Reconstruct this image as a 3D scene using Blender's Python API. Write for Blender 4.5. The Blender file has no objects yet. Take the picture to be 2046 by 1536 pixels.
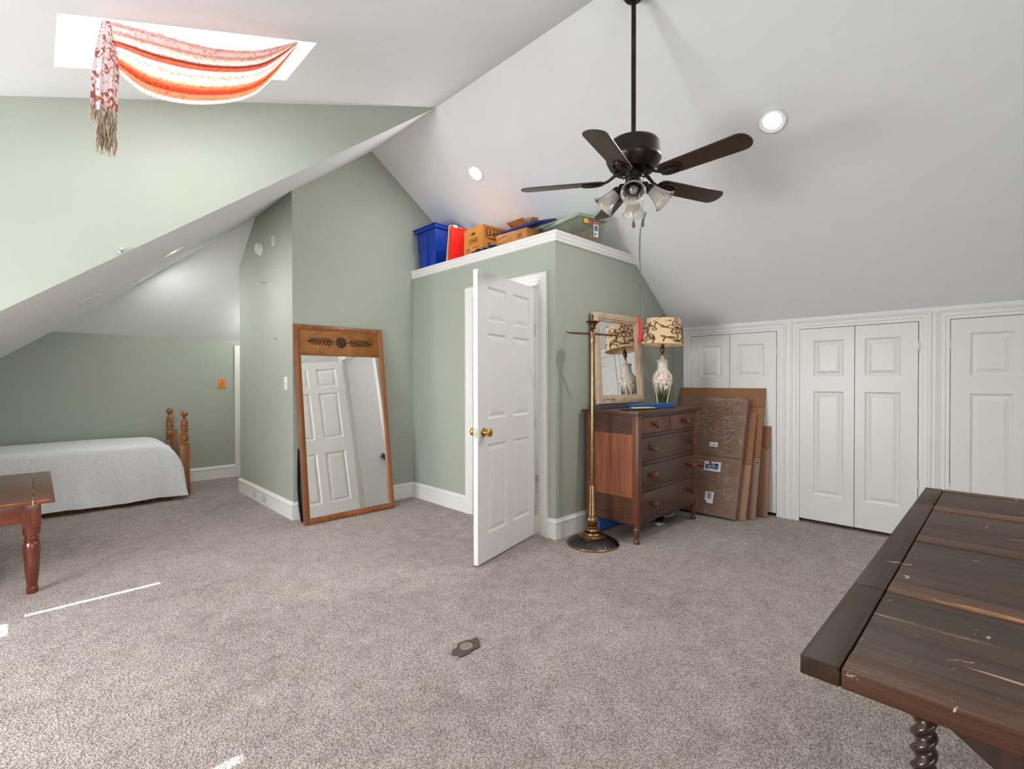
import bpy, bmesh, math, random
from mathutils import Vector, Matrix
random.seed(7)
SC = bpy.context.scene
COL = SC.collection
PI = math.pi

# ------------------------------------------------------------------ room numbers (metres)
XR, ZR = 2.4339, 3.5603          # ridge
S, SL, SS = .7259, .7736, .3693  # pitches: right slope, left slope, shed dormer ceiling
XB, YB, YW = 2.9145, 2.4801, 4.491
XP, YP, YE = 1.6505, 6.062, 7.0975
YCH, XC = 3.3909, 4.862
YF, XD, XK = -1.3, -1.9, -1.5
CAPZ = 2.4278
def zR(x): return ZR - S * (x - XR)
def zL(x): return ZR - SL * (XR - x)
def zS(x): return ZR - SS * (XR - x)
def zH(y): return 1.778 + .742 * (YE - y)

# ------------------------------------------------------------------ mesh builder
class MB:
    def __init__(s): s.bm = bmesh.new()
    def poly(s, pts, mi=0):
        f = s.bm.faces.new([s.bm.verts.new(p) for p in pts]); f.material_index = mi; return f
    def mesh(s, verts, faces, M=None, mi=0):
        vs = [s.bm.verts.new((M @ Vector(v)) if M else v) for v in verts]
        for f in faces:
            try: s.bm.faces.new([vs[i] for i in f]).material_index = mi
            except ValueError: pass
    def merge(s, bm2, M=None, mi=0):
        if M: bmesh.ops.transform(bm2, matrix=M, verts=bm2.verts)
        for f in bm2.faces: f.material_index = mi
        me = bpy.data.meshes.new('tmp'); bm2.to_mesh(me); bm2.free()
        s.bm.from_mesh(me); bpy.data.meshes.remove(me)
    def box(s, x0, x1, y0, y1, z0, z1, bev=0, M=None, mi=0, seg=2):
        b = bmesh.new()
        v = [b.verts.new((x, y, z)) for x in (x0, x1) for y in (y0, y1) for z in (z0, z1)]
        for f in ((0,1,3,2),(4,6,7,5),(0,4,5,1),(2,3,7,6),(0,2,6,4),(1,5,7,3)): b.faces.new([v[i] for i in f])
        bmesh.ops.recalc_face_normals(b, faces=b.faces)
        if bev: bmesh.ops.bevel(b, geom=b.edges[:], offset=bev, segments=seg, affect='EDGES', profile=.6)
        s.merge(b, M, mi)
    def taper(s, b0, b1, z0, z1, bev=0, M=None, mi=0):   # b=(x0,x1,y0,y1)
        b = bmesh.new()
        v = [b.verts.new(p) for (q, z) in ((b0, z0), (b1, z1)) for p in ((q[0],q[2],z),(q[1],q[2],z),(q[1],q[3],z),(q[0],q[3],z))]
        for f in ((3,2,1,0),(4,5,6,7),(0,1,5,4),(1,2,6,5),(2,3,7,6),(3,0,4,7)): b.faces.new([v[i] for i in f])
        if bev: bmesh.ops.bevel(b, geom=b.edges[:], offset=bev, segments=2, affect='EDGES', profile=.6)
        s.merge(b, M, mi)
    def lathe(s, prof, n=32, M=None, mi=0, rm=None, caps=True):
        vs, fs = [], []
        for (r, z) in prof:
            for k in range(n):
                t = 2*PI*k/n; rr = r*(rm(t, z) if rm else 1)
                vs.append((rr*math.cos(t), rr*math.sin(t), z))
        for i in range(len(prof)-1):
            for k in range(n):
                a, b = i*n+k, i*n+(k+1) % n
                fs.append((a, b, b+n, a+n))
        if caps:
            fs.append(tuple(reversed(range(n)))); fs.append(tuple(range((len(prof)-1)*n, len(prof)*n)))
        s.mesh(vs, fs, M, mi)
    def tube(s, pts, r, n=10, M=None, mi=0, closed=False, flat=1.0):
        pts = [Vector(p) for p in pts]; m = len(pts); vs, fs = [], []
        up = Vector((0, 0, 1)); prev = None
        for i, p in enumerate(pts):
            a = pts[(i-1) % m] if (closed or i > 0) else p
            b = pts[(i+1) % m] if (closed or i < m-1) else p
            t = (b-a).normalized()
            if prev is None:
                u = t.cross(up)
                if u.length < 1e-3: u = t.cross(Vector((1, 0, 0)))
            else: u = prev - t*prev.dot(t)
            u.normalize(); w = t.cross(u); prev = u
            rr = r[i] if isinstance(r, (list, tuple)) else r
            for k in range(n):
                c = 2*PI*k/n
                vs.append(p + u*rr*math.cos(c) + w*rr*flat*math.sin(c))
        for i in range(m if closed else m-1):
            for k in range(n):
                a, b = i*n+k, i*n+(k+1) % n; j = ((i+1) % m)*n
                fs.append((a, b, j+(k+1) % n, j+k))
        if not closed:
            fs.append(tuple(reversed(range(n)))); fs.append(tuple(range((m-1)*n, m*n)))
        s.mesh(vs, fs, M, mi)
    def prism(s, pts, h, M=None, mi=0, bev=0):     # polygon in xy, extruded along z
        b = bmesh.new()
        lo = [b.verts.new((p[0], p[1], 0)) for p in pts]; hi = [b.verts.new((p[0], p[1], h)) for p in pts]
        n = len(pts); b.faces.new(list(reversed(lo))); b.faces.new(hi)
        for i in range(n): b.faces.new((lo[i], lo[(i+1) % n], hi[(i+1) % n], hi[i]))
        bmesh.ops.recalc_face_normals(b, faces=b.faces)
        if bev: bmesh.ops.bevel(b, geom=[e for e in b.edges], offset=bev, segments=2, affect='EDGES')
        s.merge(b, M, mi)
    def grid(s, fn, nu, nv, mi=0, uv=True, closed_u=False):
        L = s.bm.loops.layers.uv.verify() if uv else None
        vs = [[s.bm.verts.new(fn(i/nu, j/nv)) for j in range(nv+1)] for i in range(nu+1)]
        for i in range(nu):
            for j in range(nv):
                f = s.bm.faces.new((vs[i][j], vs[i+1][j], vs[i+1][j+1], vs[i][j+1])); f.material_index = mi
                if uv:
                    for l, (a, b) in zip(f.loops, ((i, j), (i+1, j), (i+1, j+1), (i, j+1))): l[L].uv = (a/nu, b/nv)
    def sphere(s, c, r, n=16, mi=0, sc=(1, 1, 1)):
        b = bmesh.new(); bmesh.ops.create_uvsphere(b, u_segments=n, v_segments=max(6, n//2), radius=r)
        s.merge(b, Matrix.Translation(c) @ Matrix.Diagonal((*sc, 1)), mi)
    def frame(s, w, h, prof, M=None, mi=0):
        """mitred rectangular frame in local xz, prof = [(inset, depth_y)] from outer back to inner back"""
        vs, fs = [], []
        for (i, d) in prof:
            vs += [(i, d, i), (w-i, d, i), (w-i, d, h-i), (i, d, h-i)]
        for k in range(len(prof)-1):
            for j in range(4):
                a, b = k*4+j, k*4+(j+1) % 4
                fs.append((a, b, b+4, a+4))
        s.mesh(vs, fs, M, mi)
    def build(s, name, mat, parent=None, smooth=35, recalc=True, loc=None):
        if recalc: bmesh.ops.recalc_face_normals(s.bm, faces=s.bm.faces)
        if smooth:
            a = math.radians(smooth)
            for f in s.bm.faces: f.smooth = True
            for e in s.bm.edges:
                e.smooth = (len(e.link_faces) == 2 and e.calc_face_angle(0) < a)
        me = bpy.data.meshes.new(name); s.bm.to_mesh(me); s.bm.free()
        for m in (mat if isinstance(mat, (list, tuple)) else [mat]): me.materials.append(m)
        o = bpy.data.objects.new(name, me); COL.objects.link(o)
        if parent: o.parent = parent
        if loc: o.location = loc
        return o

def tag(o, label, cat, group=None):
    o['label'] = label; o['category'] = cat
    if group: o['group'] = group
    return o
def thing(name, label, cat, loc=(0, 0, 0), rotz=0, group=None, M=None):
    o = bpy.data.objects.new(name, None); COL.objects.link(o); o.empty_display_size = .1
    if M is not None: o.matrix_world = M
    else: o.location = loc; o.rotation_euler = (0, 0, rotz)
    return tag(o, label, cat, group)
def struct(o, label=None, cat=None):
    o['kind'] = 'structure'
    if label: o['label'] = label
    if cat: o['category'] = cat
    return o
def dup(root, loc, rotz=None, label=None):
    r = root.copy(); COL.objects.link(r); r.location = loc
    if rotz is not None: r.rotation_euler = (0, 0, rotz)
    if label: r['label'] = label
    for ch in list(root.children):
        c = ch.copy(); COL.objects.link(c); c.parent = r
        for g in list(ch.children):
            d = g.copy(); COL.objects.link(d); d.parent = c
    return r
def basis(o, x, y, z):
    M = Matrix.Identity(4)
    for i in range(3):
        M[i][0], M[i][1], M[i][2], M[i][3] = x[i], y[i], z[i], o[i]
    return M
def axis_z(o, d, roll=None):
    z = Vector(d).normalized(); x = Vector((0, 0, 1)).cross(z)
    if x.length < 1e-4: x = Vector((1, 0, 0))
    x.normalize(); return basis(o, x, z.cross(x), z)
_txt = {}
def text_bm(body, size, depth=.0006, bold=0.0):
    cu = bpy.data.curves.new('lettering', 'FONT'); cu.body = body; cu.size = size; cu.extrude = depth; cu.offset = bold
    cu.align_x = 'CENTER'; cu.align_y = 'CENTER'; cu.resolution_u = 3
    ob = bpy.data.objects.new('lettering', cu); COL.objects.link(ob)
    dg = bpy.context.evaluated_depsgraph_get(); me = bpy.data.meshes.new_from_object(ob.evaluated_get(dg))
    b = bmesh.new(); b.from_mesh(me); bpy.data.meshes.remove(me); bpy.data.objects.remove(ob); bpy.data.curves.remove(cu)
    return b

# ------------------------------------------------------------------ materials
def newmat(name):
    m = bpy.data.materials.new(name); m.use_nodes = True
    nt = m.node_tree; return m, nt, nt.nodes['Principled BSDF']
def rgb(r, g, b):   # sRGB 0-255 -> linear
    f = lambda c: (c/255/12.92) if c <= 10 else ((c/255+.055)/1.055)**2.4
    return (f(r), f(g), f(b), 1)
def N(nt, t, **k):
    n = nt.nodes.new(t)
    for a, v in k.items(): setattr(n, a, v)
    return n
def coords(nt, scale=(1, 1, 1), kind='Object'):
    tc = N(nt, 'ShaderNodeTexCoord'); mp = N(nt, 'ShaderNodeMapping'); mp.inputs['Scale'].default_value = scale
    nt.links.new(tc.outputs[kind], mp.inputs['Vector']); return mp.outputs['Vector']
def ramp(nt, fac, stops):
    r = N(nt, 'ShaderNodeValToRGB'); e = r.color_ramp.elements
    e[0].position, e[0].color = stops[0]; e[1].position, e[1].color = stops[-1]
    for p, c in stops[1:-1]:
        x = e.new(p); x.color = c
    nt.links.new(fac, r.inputs['Fac']); return r.outputs['Color']
def noise(nt, vec, scale, detail=4, rough=.55, dist=0):
    n = N(nt, 'ShaderNodeTexNoise'); n.inputs['Scale'].default_value = scale; n.inputs['Detail'].default_value = detail
    n.inputs['Roughness'].default_value = rough; n.inputs['Distortion'].default_value = dist
    nt.links.new(vec, n.inputs['Vector']); return n.outputs['Fac']
def bump(nt, b, h, strength=.3, dist=.01):
    n = N(nt, 'ShaderNodeBump'); n.inputs['Strength'].default_value = strength; n.inputs['Distance'].default_value = dist
    nt.links.new(h, n.inputs['Height']); nt.links.new(n.outputs['Normal'], b.inputs['Normal'])
def plain(name, c, rough=.5, metal=0, var=.06, vs=6, spec=.5, bmp=0, bs=60, coat=0):
    m, nt, b = newmat(name); c = c if len(c) == 4 else (*c, 1)
    v = coords(nt); f = noise(nt, v, vs)
    lo = tuple(x*(1-var) for x in c[:3])+(1,); hi = tuple(min(1, x*(1+var)) for x in c[:3])+(1,)
    nt.links.new(ramp(nt, f, [(.3, lo), (.7, hi)]), b.inputs['Base Color'])
    b.inputs['Roughness'].default_value = rough; b.inputs['Metallic'].default_value = metal
    b.inputs['Specular IOR Level'].default_value = spec; b.inputs['Coat Weight'].default_value = coat
    if bmp: bump(nt, b, noise(nt, v, bs, 3), bmp, .004)
    return m
def wood(name, c1, c2, axis='z', rough=.38, fine=26, stretch=1.6, coat=.15, wear=None, bmp=.12, spec=.5, chips=None):
    m, nt, b = newmat(name)
    sc = {'x': (stretch, fine, fine), 'y': (fine, stretch, fine), 'z': (fine, fine, stretch)}[axis]
    v = coords(nt, sc); n1 = noise(nt, v, 1.0, 6, .62, 1.2)
    big = noise(nt, coords(nt, tuple(x*.12 for x in sc)), 1.0, 3, .5, .8)
    mx = N(nt, 'ShaderNodeMath', operation='MULTIPLY_ADD'); mx.inputs[1].default_value = .65
    m2 = N(nt, 'ShaderNodeMath', operation='MULTIPLY'); m2.inputs[1].default_value = .35
    nt.links.new(big, m2.inputs[0]); nt.links.new(n1, mx.inputs[0]); nt.links.new(m2.outputs[0], mx.inputs[2])
    mid = tuple((a+d)/2 for a, d in zip(c1, c2))
    col = ramp(nt, mx.outputs[0], [(.34, c1), (.5, mid), (.64, c2)])
    if wear:
        wn = noise(nt, coords(nt, tuple(x*.35 for x in sc)), 2.2, 6, .7)
        wr = ramp(nt, wn, [(wear[1], (0, 0, 0, 1)), (wear[1]+.04, (1, 1, 1, 1))])
        mixn = N(nt, 'ShaderNodeMixRGB'); nt.links.new(wr, mixn.inputs['Fac']); nt.links.new(col, mixn.inputs[1])
        mixn.inputs[2].default_value = wear[0]; col = mixn.outputs[0]
    if chips:
        cn = noise(nt, coords(nt, (1, 1, 1)), 17, 5, .72, .6)
        cr_ = ramp(nt, cn, [(.655, (0, 0, 0, 1)), (.675, (1, 1, 1, 1))])
        mixc = N(nt, 'ShaderNodeMixRGB'); nt.links.new(cr_, mixc.inputs['Fac']); nt.links.new(col, mixc.inputs[1]); mixc.inputs[2].default_value = chips; col = mixc.outputs[0]
    nt.links.new(col, b.inputs['Base Color']); b.inputs['Roughness'].default_value = rough
    b.inputs['Specular IOR Level'].default_value = spec
    b.inputs['Coat Weight'].default_value = coat; b.inputs['Coat Roughness'].default_value = .25
    if bmp: bump(nt, b, n1, bmp, .003)
    return m

M = {}
M['ceil'] = plain('white_ceiling_paint', (.85, .86, .88), .75, var=.012, spec=.25)
M['green'] = plain('sage_wall_paint', (.40, .428, .362), .55, var=.015, spec=.3)
M['trim'] = plain('white_trim_paint', (.83, .82, .79), .35, var=.012, spec=.4)
M['door'] = plain('white_door_paint', (.80, .785, .765), .33, var=.012, spec=.4)
M['dark'] = plain('dark_closet_inside', (.05, .045, .04), .9)
M['inwhite'] = plain('closet_white_paint', (.82, .82, .80), .6, var=.01)
# carpet
def carpet():
    m, nt, b = newmat('taupe_carpet')
    v = coords(nt)
    big = noise(nt, v, 1.1, 3, .55); med = noise(nt, v, 9, 4, .6)
    warp = N(nt, 'ShaderNodeVectorMath', operation='ADD')
    nz = N(nt, 'ShaderNodeTexNoise'); nz.inputs['Scale'].default_value = 45; nt.links.new(v, nz.inputs['Vector'])
    sc = N(nt, 'ShaderNodeVectorMath', operation='SCALE'); sc.inputs['Scale'].default_value = .018
    nt.links.new(nz.outputs['Color'], sc.inputs[0]); nt.links.new(v, warp.inputs[0]); nt.links.new(sc.outputs[0], warp.inputs[1])
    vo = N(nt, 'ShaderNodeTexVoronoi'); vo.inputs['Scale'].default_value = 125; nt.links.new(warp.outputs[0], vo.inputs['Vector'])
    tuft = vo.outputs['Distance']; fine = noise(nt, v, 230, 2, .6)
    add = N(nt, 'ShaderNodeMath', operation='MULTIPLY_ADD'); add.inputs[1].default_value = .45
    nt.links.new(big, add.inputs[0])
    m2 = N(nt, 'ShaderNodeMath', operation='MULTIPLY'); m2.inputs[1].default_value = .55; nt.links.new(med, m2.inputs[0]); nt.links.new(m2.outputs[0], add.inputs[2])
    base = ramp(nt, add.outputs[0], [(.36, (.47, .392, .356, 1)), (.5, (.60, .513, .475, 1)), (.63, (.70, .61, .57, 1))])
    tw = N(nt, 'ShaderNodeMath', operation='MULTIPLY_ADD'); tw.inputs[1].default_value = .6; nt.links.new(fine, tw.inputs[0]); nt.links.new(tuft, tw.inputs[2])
    tuft_shade = ramp(nt, tw.outputs[0], [(.42, (1.10, 1.09, 1.08, 1)), (.70, (1, 1, 1, 1)), (1.0, (.56, .51, .49, 1))])  # shade between the tufts is put into the pile colour
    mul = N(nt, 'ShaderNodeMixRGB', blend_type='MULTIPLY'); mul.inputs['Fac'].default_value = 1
    nt.links.new(base, mul.inputs[1]); nt.links.new(tuft_shade, mul.inputs[2]); nt.links.new(mul.outputs[0], b.inputs['Base Color'])
    b.inputs['Roughness'].default_value = 1; b.inputs['Specular IOR Level'].default_value = .05; b.inputs['Sheen Weight'].default_value = .25
    inv = N(nt, 'ShaderNodeMath', operation='MULTIPLY'); inv.inputs[1].default_value = -1; nt.links.new(tw.outputs[0], inv.inputs[0])
    ad2 = N(nt, 'ShaderNodeMath', operation='MULTIPLY_ADD'); ad2.inputs[1].default_value = 2.2; nt.links.new(med, ad2.inputs[0]); nt.links.new(inv.outputs[0], ad2.inputs[2])
    bump(nt, b, ad2.outputs[0], .9, .014)
    return m
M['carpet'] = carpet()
M['mirror'] = newmat('mirror_glass')[0]
_b = M['mirror'].node_tree.nodes['Principled BSDF']; _b.inputs['Metallic'].default_value = 1; _b.inputs['Roughness'].default_value = .008
_nt = M['mirror'].node_tree
_nt.links.new(ramp(_nt, noise(_nt, coords(_nt), 2), [(.3, (.88, .89, .88, 1)), (.7, (.91, .91, .90, 1))]), _b.inputs['Base Color'])
M['brass'] = plain('antique_brass', rgb(150, 122, 86), .26, 1, var=.18, vs=25)
M['brassd'] = plain('dark_antique_brass', rgb(112, 84, 56), .34, 1, var=.3, vs=40)
M['bronze_blue'] = plain('tarnished_bronze', rgb(88, 84, 88), .36, 1, var=.3, vs=30)
M['gold'] = plain('polished_brass', rgb(205, 160, 85), .16, 1, var=.08)
M['steel'] = plain('brushed_steel', (.62, .62, .62), .3, 1, var=.1, vs=30)
M['bronze'] = plain('oil_rubbed_bronze', (.045, .034, .030), .3, .9, var=.3, vs=10, spec=.6)
M['black'] = plain('black_lacquer', (.012, .012, .015), .3, var=.2)
M['blade'] = wood('dark_walnut_blade', (.022, .012, .008, 1), (.075, .042, .028, 1), 'x', .36, 40, 2.5, .1, bmp=.05)
def glassmat(name, tint, rough=.03, trans=.75, haze=0.0):
    m, nt, b = newmat(name); nt.nodes.remove(b); out = nt.nodes['Material Output']
    tr0 = N(nt, 'ShaderNodeBsdfTransparent'); tr0.inputs['Color'].default_value = tint
    df = N(nt, 'ShaderNodeBsdfDiffuse'); df.inputs['Color'].default_value = (.9, .86, .8, 1)
    tr = N(nt, 'ShaderNodeMixShader'); tr.inputs['Fac'].default_value = haze; nt.links.new(tr0.outputs[0], tr.inputs[1]); nt.links.new(df.outputs[0], tr.inputs[2])
    gl = N(nt, 'ShaderNodeBsdfGlossy'); gl.inputs['Roughness'].default_value = rough
    fr = N(nt, 'ShaderNodeFresnel'); fr.inputs['IOR'].default_value = 1.5
    f = noise(nt, coords(nt), 55, 2); bp = N(nt, 'ShaderNodeBump'); bp.inputs['Strength'].default_value = .25; bp.inputs['Distance'].default_value = .004
    nt.links.new(f, bp.inputs['Height']); nt.links.new(bp.outputs['Normal'], gl.inputs['Normal']); nt.links.new(bp.outputs['Normal'], fr.inputs['Normal'])
    mx = N(nt, 'ShaderNodeMixShader'); ad = N(nt, 'ShaderNodeMath', operation='ADD'); ad.inputs[1].default_value = 1-trans-.04; ad.use_clamp = True
    nt.links.new(fr.outputs[0], ad.inputs[0]); nt.links.new(ad.outputs[0], mx.inputs['Fac'])
    nt.links.new(tr.outputs[0], mx.inputs[1]); nt.links.new(gl.outputs[0], mx.inputs[2]); nt.links.new(mx.outputs[0], out.inputs['Surface'])
    return m
M['shadeglass'] = glassmat('seeded_shade_glass', (.97, .95, .92, 1), .1, .95, .32)
M['bulb'] = glassmat('bulb_glass', (.95, .94, .92, 1), .05, .95, .15)
M['pane'] = glassmat('window_pane', (.97, .98, .98, 1), .02, .97)
def frosted():
    m, nt, b = newmat('frosted_skylight_pane'); nt.nodes.remove(b); out = nt.nodes['Material Output']
    t = N(nt, 'ShaderNodeBsdfTranslucent'); d = N(nt, 'ShaderNodeBsdfDiffuse'); mx = N(nt, 'ShaderNodeMixShader'); mx.inputs['Fac'].default_value = .35
    c = ramp(nt, noise(nt, coords(nt), 3), [(.3, (.9, .92, .93, 1)), (.7, (.93, .95, .96, 1))])
    nt.links.new(c, t.inputs['Color']); nt.links.new(c, d.inputs['Color'])
    nt.links.new(t.outputs[0], mx.inputs[1]); nt.links.new(d.outputs[0], mx.inputs[2]); nt.links.new(mx.outputs[0], out.inputs['Surface']); return m
M['frost'] = frosted()
def emit(name, c, s):
    m, nt, b = newmat(name); b.inputs['Base Color'].default_value = c; b.inputs['Emission Color'].default_value = c; b.inputs['Emission Strength'].default_value = s
    return m
M['lens'] = emit('lit_lamp_lens', (1, .985, .96, 1), 9)
M['cherry'] = wood('cherry_dresser_wood', rgb(72, 38, 22), rgb(128, 72, 42), 'z', .36, 22, 1.6)
M['cherryside'] = wood('cherry_side_panel', rgb(98, 50, 28), rgb(158, 90, 54), 'z', .4, 18, 1.3)
M['cherryx'] = wood('cherry_rail_wood', rgb(56, 28, 18), rgb(96, 50, 32), 'y', .38, 24, 1.8)
M['drawer'] = wood('dark_drawer_wood', rgb(52, 32, 24), rgb(92, 58, 42), 'x', .36, 26, 1.5)
M['drawer_top'] = wood('reddish_drawer_wood', rgb(80, 44, 28), rgb(118, 68, 42), 'x', .36, 26, 1.5)
M['knob'] = wood('turned_knob_wood', rgb(70, 28, 16), rgb(120, 54, 30), 'y', .22, 30, 4, .5)
M['dtop'] = wood('dark_dresser_top', rgb(58, 30, 20), rgb(98, 54, 36), 'x', .33, 22, 1.3)
M['redwood'] = wood('mahogany_table_wood', rgb(80, 32, 18), rgb(128, 60, 34), 'x', .24, 20, 1.5, .5, bmp=.03)
M['redtop'] = wood('mahogany_tabletop', rgb(100, 48, 18), rgb(130, 68, 28), 'y', .22, 14, 1.2, .5, bmp=.02)
M['redleg'] = wood('turned_mahogany_leg', rgb(72, 28, 14), rgb(122, 54, 28), 'z', .2, 24, 1.8, .6, bmp=.02)
M['oak'] = wood('dark_oak_boards', rgb(40, 29, 23), rgb(78, 58, 45), 'y', .5, 34, 1.7, 0, wear=(rgb(176, 140, 112), .645), bmp=.25, spec=.16, chips=rgb(190, 160, 138))
M['oakx'] = wood('dark_oak_end_board', rgb(32, 22, 16), rgb(72, 50, 36), 'x', .48, 30, 2.2, 0, wear=(rgb(150, 98, 66), .63), bmp=.25, spec=.16, chips=rgb(190, 160, 138))
M['oakrail'] = wood('worn_oak_rail', rgb(52, 34, 25), rgb(100, 68, 48), 'y', .48, 34, 1.6, 0, wear=(rgb(176, 126, 88), .61), bmp=.25, spec=.16, chips=rgb(190, 160, 138))
M['oakleg'] = wood('polished_dark_oak_leg', rgb(22, 16, 18), rgb(64, 40, 28), 'z', .2, 30, 3, .6, bmp=.03)
M['mframe'] = wood('chestnut_mirror_frame', rgb(104, 58, 27), rgb(158, 96, 48), 'z', .34, 30, 1.5)
M['mheader'] = plain('gilded_mirror_panel', rgb(138, 84, 22), .42, .25, var=.28, vs=9)
M['carving'] = plain('dark_bronze_carving', rgb(72, 44, 26), .35, .4, var=.35, vs=40)
M['bedwood'] = wood('golden_maple_wood', rgb(110, 68, 26), rgb(168, 110, 50), 'z', .32, 24, 2, .3)
M['cream_frame'] = plain('cream_painted_frame', rgb(196, 172, 146), .5, var=.16, vs=12, bmp=.15, bs=20)
M['slate'] = plain('slate_blue_board', rgb(72, 76, 84), .55, var=.1)
def cloth(name, c, fold=20, trans=0):
    m, nt, b = newmat(name); v = coords(nt)
    nt.links.new(ramp(nt, noise(nt, v, fold), [(.3, tuple(x*.93 for x in c[:3])+(1,)), (.7, c)]), b.inputs['Base Color'])
    b.inputs['Roughness'].default_value = .9; b.inputs['Sheen Weight'].default_value = .2; b.inputs['Specular IOR Level'].default_value = .1
    bump(nt, b, noise(nt, coords(nt, (1, 1, 1)), 420, 2), .25, .002)
    return m
def coverlet_mat():
    m, nt, b = newmat('white_matelasse'); v = coords(nt, (1, 1, 1))
    b.inputs['Base Color'].default_value = (.83, .84, .86, 1); b.inputs['Roughness'].default_value = .95; b.inputs['Specular IOR Level'].default_value = .1
    w = N(nt, 'ShaderNodeTexNoise'); w.inputs['Scale'].default_value = 14; w.inputs['Detail'].default_value = 3; w.inputs['Distortion'].default_value = 2.5
    nt.links.new(v, w.inputs['Vector']); fine = noise(nt, v, 260, 2)
    a = N(nt, 'ShaderNodeMath', operation='MULTIPLY_ADD'); a.inputs[1].default_value = .15; nt.links.new(fine, a.inputs[0]); nt.links.new(w.outputs['Fac'], a.inputs[2])
    bump(nt, b, a.outputs[0], .45, .02)
    return m
M['coverlet'] = coverlet_mat()
def skirt_mat():
    m, nt, b = newmat('striped_bed_skirt'); v = coords(nt, (32, .2, .2)); f = noise(nt, v, 1, 3)
    nt.links.new(ramp(nt, f, [(.35, rgb(40, 34, 20)), (.45, rgb(120, 84, 30)), (.55, rgb(70, 48, 24)), (.65, rgb(140, 104, 40))]), b.inputs['Base Color']); b.inputs['Roughness'].default_value = .9
    return m
M['skirt'] = skirt_mat()
def scarf_mat(kind):
    m, nt, b = newmat('scarf_'+kind); nt.nodes.remove(b); out = nt.nodes['Material Output']
    tc = N(nt, 'ShaderNodeTexCoord'); sep = N(nt, 'ShaderNodeSeparateXYZ'); nt.links.new(tc.outputs['UV'], sep.inputs[0])
    org = rgb(214, 116, 88); pk = rgb(226, 192, 186); cr = rgb(255, 250, 244); dk = rgb(176, 72, 52); gr = rgb(206, 172, 170)
    if kind == 'swag':
        st = [(0, gr), (.10, pk), (.30, rgb(226, 190, 186)), (.36, rgb(240, 208, 180)), (.40, cr), (.44, dk), (.50, org), (.535, rgb(198, 84, 62)), (.56, cr), (.70, cr), (.72, rgb(240, 190, 150)), (.75, org), (.82, rgb(226, 100, 60)), (.845, dk), (.86, rgb(236, 130, 96)), (.90, org), (.915, cr), (1, cr)]
        base = ramp(nt, sep.outputs['Y'], st)
        f = noise(nt, coords(nt, (1, 1, 1)), 95, 3, .7)
        pat = ramp(nt, f, [(.5, (1, 1, 1, 1)), (.6, rgb(232, 190, 180))])
    else:
        base = ramp(nt, sep.outputs['X'], [(0, rgb(226, 214, 220)), (.5, rgb(236, 224, 226)), (1, rgb(226, 206, 206))])
        n = N(nt, 'ShaderNodeTexNoise'); n.inputs['Scale'].default_value = 30; n.inputs['Detail'].default_value = 2.2; n.inputs['Distortion'].default_value = 2.2
        nt.links.new(coords(nt, (1, 1, .8)), n.inputs['Vector'])
        pat = ramp(nt, n.outputs['Fac'], [(.53, (1, 1, 1, 1)), (.56, rgb(200, 124, 108))])
    mul = N(nt, 'ShaderNodeMixRGB', blend_type='MULTIPLY'); mul.inputs['Fac'].default_value = 1
    nt.links.new(base, mul.inputs[1]); nt.links.new(pat, mul.inputs[2])
    d = N(nt, 'ShaderNodeBsdfDiffuse'); t = N(nt, 'ShaderNodeBsdfTranslucent'); mx = N(nt, 'ShaderNodeMixShader'); mx.inputs['Fac'].default_value = .5 if kind == 'swag' else .3
    nt.links.new(mul.outputs[0], d.inputs['Color']); nt.links.new(mul.outputs[0], t.inputs['Color'])
    nt.links.new(d.outputs[0], mx.inputs[1]); nt.links.new(t.outputs[0], mx.inputs[2]); nt.links.new(mx.outputs[0], out.inputs['Surface'])
    return m
M['swag'] = scarf_mat('swag'); M['tail'] = scarf_mat('tail')
M['fringe'] = plain('beige_fringe_yarn', rgb(178, 158, 138), .9, var=.3, vs=60, spec=.1)
M['bluebin'] = plain('blue_plastic', rgb(6, 56, 160), .32, var=.06)
M['bluelid'] = plain('dark_blue_plastic', rgb(18, 30, 120), .3, var=.06)
M['red'] = plain('red_card', rgb(226, 24, 20), .5, var=.05)
M['redtag'] = plain('orange_red_tag', rgb(236, 44, 16), .6, var=.05)
def card(name, c):
    m, nt, b = newmat(name); v = coords(nt)
    f = noise(nt, coords(nt, (8, 8, 90)), 1, 3); g = noise(nt, v, 5, 4)
    a = N(nt, 'ShaderNodeMath', operation='MULTIPLY_ADD'); a.inputs[1].default_value = .35; nt.links.new(f, a.inputs[0])
    m3 = N(nt, 'ShaderNodeMath', operation='MULTIPLY'); m3.inputs[1].default_value = .65; nt.links.new(g, m3.inputs[0]); nt.links.new(m3.outputs[0], a.inputs[2])
    nt.links.new(ramp(nt, a.outputs[0], [(.35, tuple(x*.9 for x in c[:3])+(1,)), (.65, tuple(min(1, x*1.08) for x in c[:3])+(1,))]), b.inputs['Base Color'])
    b.inputs['Roughness'].default_value = .8; b.inputs['Specular IOR Level'].default_value = .2
    return m
M['card_or'] = card('orange_brown_cardboard', rgb(206, 138, 64))
M['card_in'] = card('brown_cardboard', rgb(182, 128, 72))
M['card'] = card('tan_cardboard', rgb(148, 106, 78))
M['card2'] = card('pinkish_cardboard', rgb(160, 124, 100))
M['card3'] = card('grey_brown_cardboard', rgb(150, 120, 102))
M['ink'] = plain('printed_ink', rgb(70, 40, 20), .7)
M['inkred'] = plain('red_brown_ink', rgb(176, 70, 24), .7)
M['paper'] = plain('white_paper', (.82, .82, .82), .6, var=.03)
M['inkblue'] = plain('blue_grey_ink', rgb(96, 110, 140), .6)
M['cream_paper'] = plain('cream_envelope', rgb(214, 184, 132), .6, var=.05)
M['bluebox'] = plain('blue_card', rgb(40, 96, 154), .4, var=.06)
M['bluecloth'] = plain('blue_fabric', rgb(50, 100, 170), .8, var=.1)
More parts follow.
